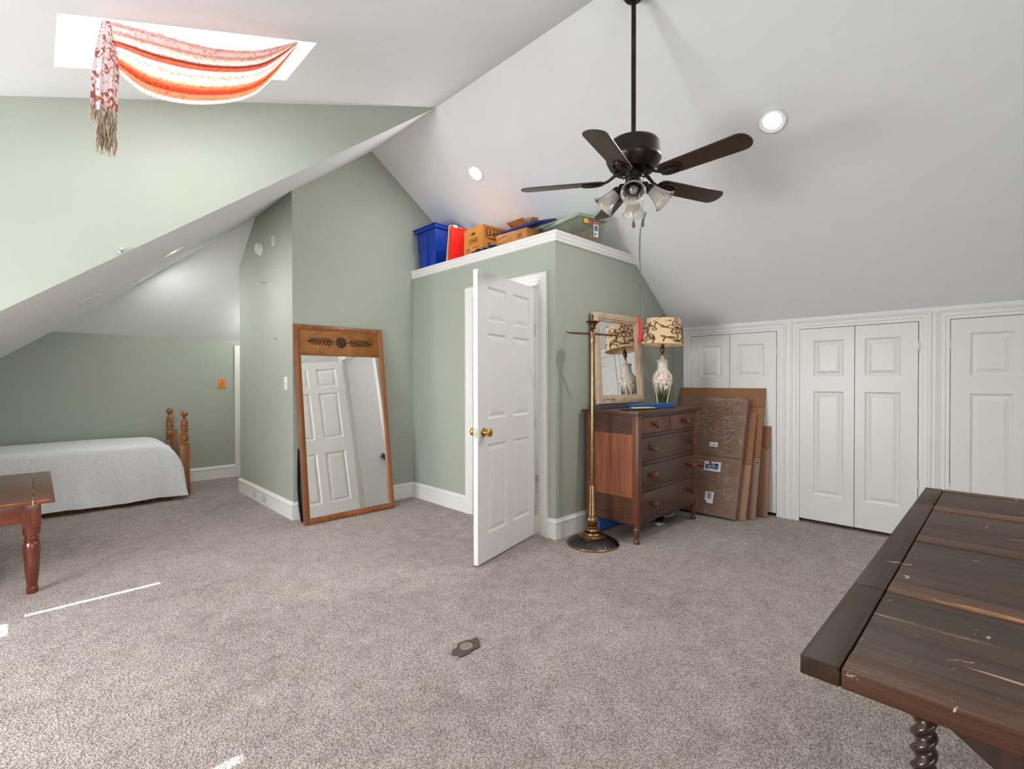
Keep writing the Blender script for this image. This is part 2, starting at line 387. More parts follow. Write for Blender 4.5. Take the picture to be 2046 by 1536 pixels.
M['navy'] = plain('navy_plastic_film', rgb(34, 40, 66), .3, var=.3, vs=14)
M['white'] = plain('white_plastic', (.80, .80, .78), .35, var=.02)
M['greylt'] = plain('light_grey_plate', (.62, .62, .58), .45, var=.03)
M['orangewood'] = wood('orange_maple_plate', rgb(206, 126, 58), rgb(226, 152, 84), 'z', .35, 30, 3)
M['outlet_br'] = plain('brown_outlet_plate', rgb(84, 68, 62), .55, var=.2, vs=60)
M['outlet_cap'] = plain('tan_outlet_cap', rgb(140, 122, 114), .45, var=.1, vs=60)
M['shade'] = plain('cream_lamp_shade', rgb(226, 196, 160), .85, var=.05, spec=.1, bmp=.1, bs=200)
M['vine'] = plain('brown_crewel_yarn', rgb(96, 62, 24), .9, var=.2, vs=80)
M['leafol'] = plain('olive_crewel_yarn', rgb(122, 98, 36), .9, var=.3, vs=90)
M['petal'] = plain('wine_crewel_yarn', rgb(112, 48, 36), .9, var=.25, vs=90)
M['vase'] = plain('cream_porcelain', rgb(226, 212, 196), .16, var=.04, coat=.4)
M['irisleaf'] = plain('dark_green_glaze', rgb(42, 66, 34), .2, var=.3, vs=30)
M['iris'] = plain('white_iris_glaze', rgb(240, 232, 230), .2, var=.05)
M['irispink'] = plain('pale_pink_glaze', rgb(222, 190, 184), .2, var=.12, vs=60)
M['irisbr'] = plain('brown_glaze', rgb(140, 96, 60), .25, var=.2)
M['cord'] = plain('grey_green_ribbon', rgb(104, 106, 100), .8, var=.1)
M['chain'] = plain('chain_metal', rgb(120, 112, 100), .3, 1)
M['bob'] = plain('grey_wood_bob', rgb(96, 92, 90), .4)
M['totelid'] = plain('sage_plastic_lid', rgb(142, 166, 142), .4, var=.04)
def tote_mat():
    m, nt, b = newmat('clear_tote_plastic'); nt.nodes.remove(b); out = nt.nodes['Material Output']
    tr = N(nt, 'ShaderNodeBsdfTransparent'); tr.inputs['Color'].default_value = (.86, .86, .80, 1)
    d = N(nt, 'ShaderNodeBsdfPrincipled'); d.inputs['Base Color'].default_value = rgb(176, 176, 158); d.inputs['Roughness'].default_value = .25
    mx = N(nt, 'ShaderNodeMixShader')
    f = ramp(nt, noise(nt, coords(nt), 7, 3), [(.3, (.22, .22, .22, 1)), (.7, (.36, .36, .36, 1))])
    nt.links.new(f, mx.inputs['Fac']); nt.links.new(tr.outputs[0], mx.inputs[1]); nt.links.new(d.outputs[0], mx.inputs[2]); nt.links.new(mx.outputs[0], out.inputs['Surface'])
    return m
M['tote'] = tote_mat()
M['pinkcloth'] = plain('pink_beige_fabric', rgb(218, 176, 156), .9, var=.2, vs=14)
M['yellow'] = plain('yellow_sticker', rgb(236, 196, 30), .5); M['pinkred'] = plain('coral_sticker', rgb(226, 84, 88), .5)
def wrap_mat():
    m, nt, b = newmat('stretch_wrap_film'); nt.nodes.remove(b); out = nt.nodes['Material Output']
    v = coords(nt, (1, 3, 7)); n1 = N(nt, 'ShaderNodeTexNoise'); n1.inputs['Scale'].default_value = 4.5; n1.inputs['Detail'].default_value = 6; n1.inputs['Roughness'].default_value = .62; n1.inputs['Distortion'].default_value = 1.4
    nt.links.new(v, n1.inputs['Vector'])
    bp = N(nt, 'ShaderNodeBump'); bp.inputs['Strength'].default_value = .9; bp.inputs['Distance'].default_value = .05; nt.links.new(n1.outputs['Fac'], bp.inputs['Height'])
    tr = N(nt, 'ShaderNodeBsdfTransparent'); tr.inputs['Color'].default_value = (.95, .94, .94, 1)
    gl = N(nt, 'ShaderNodeBsdfGlossy'); gl.inputs['Roughness'].default_value = .16; nt.links.new(bp.outputs['Normal'], gl.inputs['Normal'])
    df = N(nt, 'ShaderNodeBsdfDiffuse'); df.inputs['Color'].default_value = (.8, .8, .84, 1); nt.links.new(bp.outputs['Normal'], df.inputs['Normal'])
    z_, o_ = (0, 0, 0, 1), (.55, .55, .55, 1)
    ra = ramp(nt, noise(nt, coords(nt, (3, 2, 9)), 1.6, 3, .55, 1.8), [(.478, z_), (.5, o_), (.522, z_)])
    rb_ = ramp(nt, noise(nt, coords(nt, (9, 2, 4)), 1.3, 4, .6, 2.5), [(.485, z_), (.5, o_), (.515, z_)])
    mk = ramp(nt, noise(nt, coords(nt, (1, 1, 1)), 3.1, 3), [(.42, (.06, .06, .06, 1)), (.6, (1, 1, 1, 1))])
    sc_ = N(nt, 'ShaderNodeMixRGB', blend_type='ADD'); sc_.inputs['Fac'].default_value = 1; nt.links.new(ra, sc_.inputs[1]); nt.links.new(rb_, sc_.inputs[2])
    ml_ = N(nt, 'ShaderNodeMixRGB', blend_type='MULTIPLY'); ml_.inputs['Fac'].default_value = 1; nt.links.new(sc_.outputs[0], ml_.inputs[1]); nt.links.new(mk, ml_.inputs[2])
    painted_glint = ml_.outputs[0]  # film highlights painted as white diffuse streaks
    m1 = N(nt, 'ShaderNodeMixShader'); m1.inputs['Fac'].default_value = .2; nt.links.new(tr.outputs[0], m1.inputs[1]); nt.links.new(gl.outputs[0], m1.inputs[2])
    m2 = N(nt, 'ShaderNodeMixShader'); nt.links.new(painted_glint, m2.inputs['Fac']); nt.links.new(m1.outputs[0], m2.inputs[1]); nt.links.new(df.outputs[0], m2.inputs[2])
    nt.links.new(m2.outputs[0], out.inputs['Surface'])
    return m
M['wrap'] = wrap_mat()

# ------------------------------------------------------------------ room shell
def holed(mb, a0, a1, b0, b1, holes, fn, mi=0):
    A = sorted({a0, a1, *[v for h in holes for v in h[:2]]}); B = sorted({b0, b1, *[v for h in holes for v in h[2:]]})
    for i in range(len(A)-1):
        for j in range(len(B)-1):
            ca, cb = (A[i]+A[i+1])/2, (B[j]+B[j+1])/2
            if any(h[0] < ca < h[1] and h[2] < cb < h[3] for h in holes): continue
            mb.poly([fn(A[i], B[j]), fn(A[i+1], B[j]), fn(A[i+1], B[j+1]), fn(A[i], B[j+1])], mi)
def shell(name, build, mat):
    mb = MB(); build(mb); return struct(mb.build(name, mat, smooth=0, recalc=False))

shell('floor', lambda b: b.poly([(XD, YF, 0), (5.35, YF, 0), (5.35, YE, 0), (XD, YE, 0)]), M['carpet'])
shell('ceiling', lambda b: b.poly([(XR, YF, ZR), (XC, YF, zR(XC)), (XC, YW, zR(XC)), (XR, YW, ZR)]), M['ceil'])
SKY = (.07, 1.09, 2.605, 3.057)
shell('ceiling', lambda b: holed(b, XD, XR, YF, YCH, [SKY], lambda x, y: (x, y, zS(x))), M['ceil'])
def left_slope(b):
    xh = .1304
    holed(b, XK, xh, YCH, YE, [(-1.2, -.931, 3.615, 3.645), (-1.40, -1.228, 3.41, 3.575)], lambda x, y: (x, y, zL(x)))  # unseen slots added in the slope so sun streaks the carpet
    b.poly([(xh, YCH, zL(xh)), (XR, YCH, ZR), (XR, YW, ZR), (XP, YW, zL(XP)), (XP, 5.5125, zL(XP)), (xh, YE, zL(xh))])
shell('ceiling', left_slope, M['ceil'])
shell('ceiling', lambda b: b.poly([(XP, 5.5125, zH(5.5125)), (XP, YP, zH(YP)), (2.6, YP, zH(YP)), (2.6, YE, zH(YE)), (.1304, YE, zH(YE))]), M['ceil'])
CLOS = [(1.475, 2.293), (.473, 1.291), (-.525, .295)]
CT = 1.705
shell('wall_right', lambda b: holed(b, YF, YB+.02, 0, zR(XC), [(a, c, 0, CT) for a, c in CLOS], lambda y, z: (XC, y, z)), M['green'])
def closet_in(b):
    for a, c in CLOS:
        x1 = 5.3; a -= .04; c += .04
        b.poly([(x1, a, 0), (x1, c, 0), (x1, c, 1.75), (x1, a, 1.75)]); b.poly([(XC+.001, a, 1.75), (x1, a, 1.75), (x1, c, 1.75), (XC+.001, c, 1.75)])
        b.poly([(XC+.001, a, 0), (x1, a, 0), (x1, a, 1.75), (XC+.001, a, 1.75)]); b.poly([(XC+.001, c, 0), (x1, c, 0), (x1, c, 1.75), (XC+.001, c, 1.75)])
shell('wall_closet_inside', closet_in, M['dark'])
xcap = XR + (ZR-2.40)/S
shell('wall_closet_front', lambda b: b.poly([(XB, YB, 0), (XC, YB, 0), (XC, YB, zR(XC)), (xcap, YB, 2.40), (XB, YB, 2.40)]), M['green'])
DO = (2.645, 3.49, 2.03)
shell('wall_closet_left', lambda b: holed(b, YB, YW, 0, 2.40, [(DO[0], DO[1], 0, DO[2])], lambda y, z: (XB, y, z)), M['green'])
def box_in(b):
    x0, x1, y0, y1, h = XB+.11, 4.72, 2.585, 4.40, 2.3
    holed(b, y0, y1, 0, h, [(DO[0], DO[1], 0, DO[2])], lambda y, z: (x0, y, z))
    b.poly([(x0, y0, 0), (x1, y0, 0), (x1, y0, h), (x0, y0, h)]); b.poly([(x0, y1, 0), (x1, y1, 0), (x1, y1, h), (x0, y1, h)])
    b.poly([(x1, y0, 0), (x1, y1, 0), (x1, y1, h), (x1, y0, h)]); b.poly([(x0, y0, h), (x1, y0, h), (x1, y1, h), (x0, y1, h)])
shell('wall_stair_inside', box_in, M['inwhite'])
shell('wall_back', lambda b: b.poly([(XP, YW, 0), (XC, YW, 0), (XC, YW, zR(XC)), (XR, YW, ZR), (XP, YW, zL(XP))]), M['green'])
shell('wall_partition', lambda b: b.poly([(XP, YW, 0), (XP, YP, 0), (XP, YP, zH(YP)), (XP, 5.5125, zL(XP)), (XP, YW, zL(XP))]), M['green'])
shell('wall_partition_end', lambda b: b.poly([(XP, YP, 0), (2.6, YP, 0), (2.6, YP, zH(YP)), (XP, YP, zH(YP))]), M['green'])
shell('wall_passage', lambda b: b.poly([(2.6, YP, 0), (2.6, YE, 0), (2.6, YE, zH(YE)), (2.6, YP, zH(YP))]), M['green'])
shell('wall_far', lambda b: b.poly([(XK, YE, 0), (2.6, YE, 0), (2.6, YE, 1.778), (.1304, YE, 1.778), (XK, YE, zL(XK))]), M['green'])
shell('wall_knee', lambda b: b.poly([(XK, YCH, 0), (XK, YE, 0), (XK, YE, zL(XK)), (XK, YCH, zL(XK))]), M['green'])
shell('wall_cheek', lambda b: b.poly([(XR, YCH, ZR), (XK, YCH, zL(XK)), (XK, YCH, 0), (XD, YCH, 0), (XD, YCH, zS(XD))]), M['green'])
WL = (1.65, 3.15, .55, 1.635)      # unseen dormer window added for daylight (y0,y1,z0,z1)
shell('wall_left', lambda b: holed(b, YF, YCH, 0, zS(XD), [WL], lambda y, z: (XD, y, z)), M['green'])
WF = (-.9, 1.0, .7, 1.75)         # unseen window added for fill behind the camera (x0,x1,z0,z1)
def front(b):
    holed(b, XD, XC, 0, zR(XC), [WF], lambda x, z: (x, YF, z))
    b.poly([(XD, YF, zR(XC)), (XC, YF, zR(XC)), (XR, YF, ZR), (XD, YF, zS(XD))])
shell('wall_front', front, M['green'])

# cap shelf on top of the closet box
mb = MB()
zc0, zc1 = 2.3434, CAPZ
xe = XR+(ZR-zc1)/S
mb.mesh([(XB-.022, YB-.022, zc1), (xe, YB-.022, zc1), (xe, YW, zc1), (XB-.022, YW, zc1)], [(0, 1, 2, 3)])
prof = [(.004, zc0), (.014, zc0+.006), (.014, zc0+.026), (.018, zc0+.030), (.018, zc1-.026), (.022, zc1-.022), (.022, zc1)]
for k in range(len(prof)-1):
    (d0, z0), (d1, z1) = prof[k], prof[k+1]
    X = lambda z: XR+(ZR-z)/S
    mb.poly([(XB-d0, YW, z0), (XB-d0, YB-d0, z0), (XB-d1, YB-d1, z1), (XB-d1, YW, z1)])
    mb.poly([(XB-d0, YB-d0, z0), (X(z0), YB-d0, z0), (X(z1), YB-d1, z1), (XB-d1, YB-d1, z1)])
mb.poly([(XB, YW, zc0), (XB, YB, zc0), (XB-.004, YB-.004, zc0), (XB-.004, YW, zc0)])
struct(mb.build('trim_1', M['trim'], smooth=0), 'white moulded cap shelf running round the top of the green closet box', 'shelf trim')

# baseboards
BP = [(0, 0), (.016, 0), (.016, .122), (.021, .127), (.021, .138), (.011, .147), (.008, .158), (0, .160)]
def baseboard(side, p0, p1, n, miter=(0, 0)):
    mb = MB(); p0, p1, n = Vector((*p0, 0)), Vector((*p1, 0)), Vector((*n, 0)); d = (p1-p0).normalized()
    rows = [[p0 - d*(u*miter[0]) + n*u + Vector((0, 0, z)), p1 + d*(u*miter[1]) + n*u + Vector((0, 0, z))] for u, z in BP]
    for a, b in zip(rows, rows[1:]): mb.poly([a[0], a[1], b[1], b[0]])
    mb.poly([r[0] for r in rows]); mb.poly([r[1] for r in reversed(rows)])
    return struct(mb.build('baseboard_'+side, M['trim'], smooth=0))
baseboard('partition', (XP, YP), (XP, YW), (-1, 0), (1, 1))
baseboard('partition_end', (2.6, YP), (XP, YP), (0, 1), (0, 1))
baseboard('back', (XP, YW), (XB, YW), (0, -1), (1, -1))
baseboard('closet_left', (XB, YW), (XB, 3.58), (-1, 0), (-1, 0))
baseboard('closet_corner', (XB, 2.562), (XB, YB), (-1, 0), (0, 1))
baseboard('closet_front', (XB, YB), (XC, YB), (0, -1), (1, 0))
baseboard('far', (XK, YE), (1.865, YE), (0, -1), (0, 0))

# ------------------------------------------------------------------ doors
def panel_leaf(mb, w, h, t, panels, z0=0.0):
    """door slab 0..w, 0..t, z0..h with raised panels (x0,x1,z0,z1) on both faces"""
    for y, sgn in ((0, 1), (t, -1)):
        holed(mb, 0, w, z0, h, panels, lambda x, z: (x, y, z))
        for (a, b, c, d) in panels:
            seq = [(0, 0), (.006, .004), (.014, .011), (.021, .011), (.048, .003)]
            pts = [[(a+i, y+sgn*e, c+i), (b-i, y+sgn*e, c+i), (b-i, y+sgn*e, d-i), (a+i, y+sgn*e, d-i)] for i, e in seq]
            for p, q in zip(pts, pts[1:]):
                for k in range(4): mb.poly([p[k], p[(k+1) % 4], q[(k+1) % 4], q[k]])
            mb.poly(pts[-1])
    mb.poly([(0, 0, z0), (0, t, z0), (0, t, h), (0, 0, h)]); mb.poly([(w, 0, z0), (w, t, z0), (w, t, h), (w, 0, h)])
    mb.poly([(0, 0, h), (w, 0, h), (w, t, h), (0, t, h)]); mb.poly([(0, 0, z0), (w, 0, z0), (w, t, z0), (0, t, z0)])
# open six-panel door: local x from free edge to hinge, y away from the camera
da = math.radians(14.35)
mb = MB()
pz = [(.195, .812), (.985, 1.58), (1.66, 1.90)]
panel_leaf(mb, .80, 1.995, .035, [(x0, x1, a, b) for (x0, x1) in ((.122, .37), (.462, .71)) for a, b in pz], .012)
bmesh.ops.remove_doubles(mb.bm, verts=mb.bm.verts, dist=1e-5)
door = struct(mb.build('door_1', M['door'], smooth=0), 'open white six-panel door with brass knob swung out from the closet box', 'door')
door.location = (2.105, 2.47, 0); door.rotation_euler = (0, 0, da)
KN = [(.0, .0), (.030, .0), (.031, .004), (.024, .009), (.012, .013), (.010, .026), (.013, .032), (.024, .038), (.0285, .048), (.027, .058), (.018, .066), (.002, .069)]
for sgn, y in ((-1, 0), (1, .035)):
    mb = MB(); mb.lathe(KN, 28, axis_z((.065, y, .90), (0, sgn, 0)))
    mb.build('door_knob', M['gold'], door)
mb = MB(); mb.box(-.0015, .001, .005, .030, .865, .935); mb.box(-.010, .001, .011, .024, .888, .908, .002); mb.build('latch_plate', M['steel'], door)
for z in (.20, .905, 1.665):
    mb = MB()
    for k in range(5):
        mb.lathe([(.0065, z-.045+k*.018), (.0065, z-.045+k*.018+.0165)], 12, Matrix.Translation((.806, -.003, 0)))
    mb.box(.80, .8015, .002, .034, z-.045, z+.045); mb.box(.798, .806, -.0018, -.0005, z-.045, z+.045)
    for k in range(3): mb.lathe([(.0035, 0), (.0035, .001)], 8, axis_z((.8016, .012+.008*(k % 2), z-.03+.03*k), (1, 0, 0)))
    mb.build('hinge', M['steel'], door)
# casing helper: three stepped mitred frames, opening in (y,z), faces -x
def casing(n, x, y0, y1, zt, w, label, proj=1, thin=.018, extra_left=True):
    mb = MB(); st = [(0, .010), (.022, .010), (.026, .015), (.050, .015), (.056, thin), (w-.012, thin), (w-.008, thin+.006), (w, thin+.006), (w, 0)]
    for (a, d0), (b, d1) in zip(st, st[1:]):
        P = lambda o, d: [(x-d*proj, y0-o, 0), (x-d*proj, y0-o, zt+o), (x-d*proj, y1+o, zt+o), (x-d*proj, y1+o, 0)]
        p, q = P(a, d0), P(b, d1)
        for k in range(3): mb.poly([p[k], p[k+1], q[k+1], q[k]])
    return struct(mb.build(f'trim_{n}', M['trim'], smooth=0), label, 'door casing')
casing(2, XB, DO[0], DO[1], DO[2], .087, 'white moulded casing round the open doorway of the closet box')
mb = MB()   # jamb lining with stop
for y0, y1 in ((DO[0]-.001, DO[0]+.006), (DO[1]-.006, DO[1]+.001)): mb.box(XB-.010, XB+.112, y0, y1, 0, DO[2])
mb.box(XB-.010, XB+.112, DO[0], DO[1], DO[2]-.006, DO[2]+.001)
mb.box(XB+.04, XB+.07, DO[0]+.005, DO[0]+.02, 0, DO[2]); mb.box(XB+.04, XB+.07, DO[1]-.02, DO[1]-.005, 0, DO[2])
struct(mb.build('trim_3', M['trim'], smooth=0), 'white jamb lining inside the open doorway', 'door jamb')
# handrail seen only in the mirror
hr = thing('handrail', 'dark grey handrail on the white wall inside the open doorway, seen in the floor mirror', 'handrail', (3.30, 2.60, .70))
mb = MB(); Mx = Matrix.Rotation(math.radians(38), 4, 'Y'); mb.box(0, .5, .015, .05, -.03, .03, .006, Mx); mb.build('rail', M['slate'], hr)
mb = MB(); mb.box(.12, .16, -.014, .02, -.05, -.02, .003, Mx @ Matrix.Translation((0, 0, -.02))); mb.build('bracket', M['steel'], hr)
# knee wall closets: two bifold leaves each
dn = 2
lab = ['first', 'second', 'third']
desc = ['low white bifold closet door behind the cardboard sheets', 'white bifold closet door in the middle of the knee wall', 'white bifold closet door behind the far edge of the dark table']
for i, (a, c) in enumerate(CLOS):
    casing(4+i, XC, a, c, CT, .075 if i else .076, desc[i].replace('bifold closet door', 'casing round the closet doors'), thin=.020)
    mid = (a+c)/2 + (.012 if i == 0 else 0)
    for s_, (y0, y1) in enumerate(((mid+.0025, c-.004), (a+.004, mid-.0025))):
        w = y1-y0; mb = MB()
        px = (.105, w-.075) if s_ == 0 else (.065, w-.105)
        panel_leaf(mb, w, 1.70, .032, [(px[0], px[1], .255, 1.155), (px[0], px[1], 1.285, 1.595)], .032)
        bmesh.ops.remove_doubles(mb.bm, verts=mb.bm.verts, dist=1e-5)
        o = struct(mb.build(f'door_{dn}', M['door'], smooth=0), desc[i] + (', left leaf' if s_ == 0 else ', right leaf'), 'closet door'); dn += 1
        o.location = (4.846, y1, 0); o.rotation_euler = (0, 0, -PI/2)
        for z in (.45, 1.52):
            mb = MB(); xx = -.004 if s_ == 0 else w+.004
            mb.lathe([(.0045, z-.03), (.0045, z+.03)], 10, Matrix.Translation((xx, -.003, 0))); mb.build('hinge', M['white'], o)
mb = MB(); mb.box(4.846, XC, 1.36, 1.40, 0, CT+.085); mb.box(4.846, XC, .372, .398, 0, CT+.085); mb.box(4.840, XC, YF, 2.37, CT+.06, zR(XC)+.003)
struct(mb.build('trim_7', M['trim'], smooth=0), 'flat white filler strips between the knee wall closet casings', 'trim')
# far door beside the bed wall
mb = MB()
for (a, d0), (b, d1) in zip([(0, .01), (.03, .01), (.036, .018), (.085, .024), (.085, 0)], [(.03, .01), (.036, .018), (.085, .024), (.085, 0), (.085, 0)]):
    P = lambda o, d: [(1.95-o, YE-d, 0), (1.95-o, YE-d, 1.63+o), (2.58, YE-d, 1.63+o)]
    p, q = P(a, d0), P(b, d1)
    for k in range(2): mb.poly([p[k], p[k+1], q[k+1], q[k]])
struct(mb.build('trim_8', M['trim'], smooth=0), 'white casing of the far doorway beside the bed wall', 'door casing')
mb = MB(); panel_leaf(mb, .62, 1.625, .01, [(.1, .27, .2, .9), (.35, .52, .2, .9), (.1, .27, 1.0, 1.5), (.35, .52, 1.0, 1.5)], .01)
o = struct(mb.build('door_%d' % dn, M['door'], smooth=0), 'far white door at the end of the bed wall', 'door'); o.location = (1.952, YE-.011, 0)
mb = MB()
for z in (.3, 1.42): mb.lathe([(.008, z-.045), (.008, z+.045)], 10, Matrix.Translation((.004, -.006, 0)))
mb.build('hinge', M['steel'], o)

# ------------------------------------------------------------------ skylight and windows
nS = Vector((-SS, 0, 1)).normalized()
def skp(x, y, h): return Vector((x, y, zS(x))) + nS*h
mb = MB(); x0, x1, y0, y1 = SKY; H = .30
c0 = [skp(x0, y0, 0), skp(x1, y0, 0), skp(x1, y1, 0), skp(x0, y1, 0)]; c1 = [skp(x0, y0, H), skp(x1, y0, H), skp(x1, y1, H), skp(x0, y1, H)]
for k in range(4): mb.poly([c0[k], c0[(k+1) % 4], c1[(k+1) % 4], c1[k]])
win = struct(mb.build('window_1', M['ceil'], smooth=0), 'bright skylight recessed in the sloping dormer ceiling', 'skylight')
mb = MB(); mb.poly([p - nS*.01 for p in c1]); mb.build('pane', M['frost'], win)
mb = MB()
for k in range(4):
    a, b = c1[k]-nS*.02, c1[(k+1) % 4]-nS*.02; ctr = sum(c1, Vector())/4 - nS*.02
    ia, ib = a+(ctr-a)*.06, b+(ctr-b)*.06
    mb.poly([a, b, ib, ia]); mb.poly([ia, ib, ib+nS*.02, ia+nS*.02])
mb.build('sash', M['white'], win)
def side_window(n, M4, w, h, label):
    mb = MB(); mb.frame(w, h, [(-.07, 0), (-.07, -.02), (-.005, -.024), (-.005, .0), (0, .06), (.04, .06), (.04, .075), (0, .075)], M4)
    o = struct(mb.build(f'window_{n}', M['trim'], smooth=0), label, 'window')
    mb = MB(); mb.box(.04, w-.04, .062, .066, .04, h-.04, 0, M4); mb.build('pane', M['pane'], o)
    mb = MB(); mb.box(.04, w-.04, .055, .075, h/2-.018, h/2+.018, 0, M4); mb.build('meeting_rail', M['trim'], o)
    return o
side_window(2, basis((XD, WL[1], WL[2]), (0, -1, 0), (-1, 0, 0), (0, 0, 1)) @ Matrix.Identity(4), WL[1]-WL[0], WL[3]-WL[2], 'added dormer window, unseen outside the left edge of the picture')
side_window(3, basis((WF[0], YF, WF[2]), (1, 0, 0), (0, -1, 0), (0, 0, 1)), WF[1]-WF[0], WF[3]-WF[2], 'added gable window, unseen behind the viewer')
# unseen roller shade added to block the sun except for a slit
sh = thing('sun_block_shade', 'added white roller shade, unseen, blocking sun at the dormer window', 'shade', (XD-.03, 0, 0))
mb = MB(); mb.box(-.002, 0, 1.728, WL[1], WL[2], WL[3]); mb.build('shade_cloth', M['paper'], sh)
mb = MB(); mb.lathe([(.018, WL[0]), (.018, WL[1])], 14, axis_z((0, 0, WL[3]-.02), (0, 1, 0)) @ Matrix.Identity(4)); 
mb.build('roller', M['white'], sh)

# ------------------------------------------------------------------ recessed lights, vent, small fittings
def downlight(p, n, label, e=22, aim=None):
    p, n = Vector(p), Vector(n).normalized()
    t = thing('recessed_light', label, 'ceiling light', M=axis_z(p, n), group='recessed ceiling lights')
    mb = MB(); mb.lathe([(.088, 0), (.088, .005), (.084, .008), (.074, .009), (.062, .002), (.056, .001)], 40, caps=False); mb.build('trim_ring', M['white'], t)
    mb = MB(); mb.lathe([(.056, .0008), (.03, .0035), (.001, .0045)], 32, caps=False); mb.build('lens', M['lens'], t)
    L = bpy.data.lights.new('downlight_beam', 'AREA'); L.energy = e; L.shape = 'DISK'; L.size = .1; L.color = (1, .985, .96)
    lo = bpy.data.objects.new('downlight_beam', L); COL.objects.link(lo); lo.matrix_world = axis_z(p + n*.012 + (Vector((0, 0, -.02)) if aim else Vector()), -Vector(aim) if aim else -n)
    return t
nR = (-S, 0, -1); nL = (SL, 0, -1)
downlight((3.347, 1.049, zR(3.347)), nR, 'lit recessed downlight in the right slope, right of the fan', 19)
downlight((2.945, 3.485, zR(2.945)), nR, 'lit recessed downlight in the right slope, left of the fan blades', 8)
downlight((.80, 4.735, zL(.80)), nL, 'lit recessed downlight in the left slope, nearer the ridge of the two', 8)
downlight((.77, 6.0, zL(.77)), nL, 'lit recessed downlight in the left slope, farther and lower of the two', 7)
downlight((1.3, 1.6, zS(1.3)), (-SS, 0, -1), 'added recessed downlight in the dormer ceiling, unseen fill above the viewer', 3)  # added out of view to brighten the foreground
downlight((3.3, -.55, zR(3.3)), nR, 'added recessed downlight in the right slope, unseen fill beyond the right edge', 12)  # added out of view to brighten the floor at right
t = thing('fill_globe', 'added white globe light in the far passage, unseen fill for the bed alcove', 'ceiling light', (2.2, 6.6, zH(6.6)))  # added lamp, hidden by the partition, fills the bed alcove
mb = MB(); mb.lathe([(.06, -.035), (.065, -.01), (.06, .03)], 28); mb.build('base', M['white'], t)
mb = MB(); mb.lathe([(.055, -.035), (.075, -.06), (.08, -.09), (.06, -.125), (.02, -.142), (.001, -.144)], 28, caps=False); mb.build('globe', M['bulb'], t)
L = bpy.data.lights.new('alcove_fill_bulb', 'POINT'); L.energy = 10; L.shadow_soft_size = .05; L.color = (1, .98, .95); lo = bpy.data.objects.new('alcove_fill_bulb', L); COL.objects.link(lo); lo.location = (2.2, 6.6, zH(6.6)-.18)
v = thing('ceiling_vent', 'thin white flush vent cover on the lower left roof slope', 'vent', M=axis_z((.317, 5.262, zL(.317)), nL))
mb = MB(); mb.box(-.09, .09, -.08, .08, 0, .006, .002); mb.build('cover', M['ceil'], v)
mb = MB()
for k in range(6): mb.box(-.07, .07, -.065+k*.024, -.058+k*.024, .005, .009)
mb.build('louver', M['ceil'], v)
sd = thing('smoke_detector', 'round white smoke detector high on the green partition wall', 'smoke detector', M=axis_z((XP, 5.338, 2.598), (-1, 0, 0)))
mb = MB(); mb.lathe([(.070, 0), (.070, .012), (.066, .014)], 36); mb.build('base', M['white'], sd)
mb = MB(); mb.lathe([(.055, .014), (.056, .034), (.050, .044), (.030, .048), (.012, .049)], 36); mb.build('cover', M['white'], sd)
cv = thing('wall_sensor', 'small white square cover beside the smoke detector', 'sensor', (XP, 4.946, 2.594))
mb = MB(); mb.box(-.012, 0, -.045, .045, -.05, .05, .003); mb.build('cover', M['greylt'], cv)
mb = MB(); mb.box(-.015, -.011, -.02, .02, -.03, .03, .001); mb.build('button', M['greylt'], cv)
def switch(name, loc, rz, w, h, mats, label):
    t = thing(name, label, 'light switch', loc, rz)
    mb = MB(); mb.box(-w/2, w/2, -.006, 0, -h/2, h/2, .003); mb.build('plate', mats[0], t)
    mb = MB(); mb.box(-.006, .006, -.014, -.005, -.012, .014, .002, Matrix.Rotation(.25, 4, 'X')); mb.build('toggle', mats[1], t)
    for z in (-.03, .03):
        mb = MB(); mb.lathe([(.0035, .0), (.003, .0018)], 10, axis_z((0, -.006, z), (0, -1, 0))); mb.build('screw', mats[1], t)
    return t
switch('light_switch', (XP, 4.652, 1.226), -PI/2, .075, .125, (M['white'], M['white']), 'white light switch on the green partition beside the leaning mirror')
switch('light_switch', (1.717, YE, 1.216), 0, .092, .132, (M['orangewood'], M['irisbr']), 'orange wooden light switch plate on the far green wall')
for y, l in ((5.52, 'pale wall outlet in the partition baseboard, farther of the two'), (5.22, 'pale wall outlet in the partition baseboard, nearer of the two')):
    t = thing('wall_outlet', l, 'outlet', (XP-.0162, y, .068), -PI/2, 'outlets in the baseboard')
    mb = MB(); mb.box(-.055, .055, -.004, 0, -.036, .036, .002); mb.build('plate', M['greylt'], t)
    for x in (-.022, .022):
        mb = MB(); mb.lathe([(.016, 0), (.015, .002)], 18, axis_z((x, -.004, 0), (0, -1, 0))); mb.build('socket', M['greylt'], t)
def hook(loc, n, label, s=1.0):
    t = thing('wall_hook', label, 'hook', M=axis_z(loc, n), group='small wall hooks')
    mb = MB(); mb.lathe([(.012*s, 0), (.012*s, .003), (.005*s, .005), (.005*s, .016*s), (.009*s, .02*s), (.009*s, .028*s), (.003*s, .031*s)], 16); mb.build('knob', M['steel'], t)
hook((XP, 5.208, 2.233), (-1, 0, 0), 'upper of the two small metal hooks on the partition wall')
hook((XP, 4.904, 1.657), (-1, 0, 0), 'lower of the two small metal hooks on the partition wall')
hook((.337, YCH, 1.962), (0, -1, 0), 'small metal hook low on the pale dormer cheek wall', 1.15)
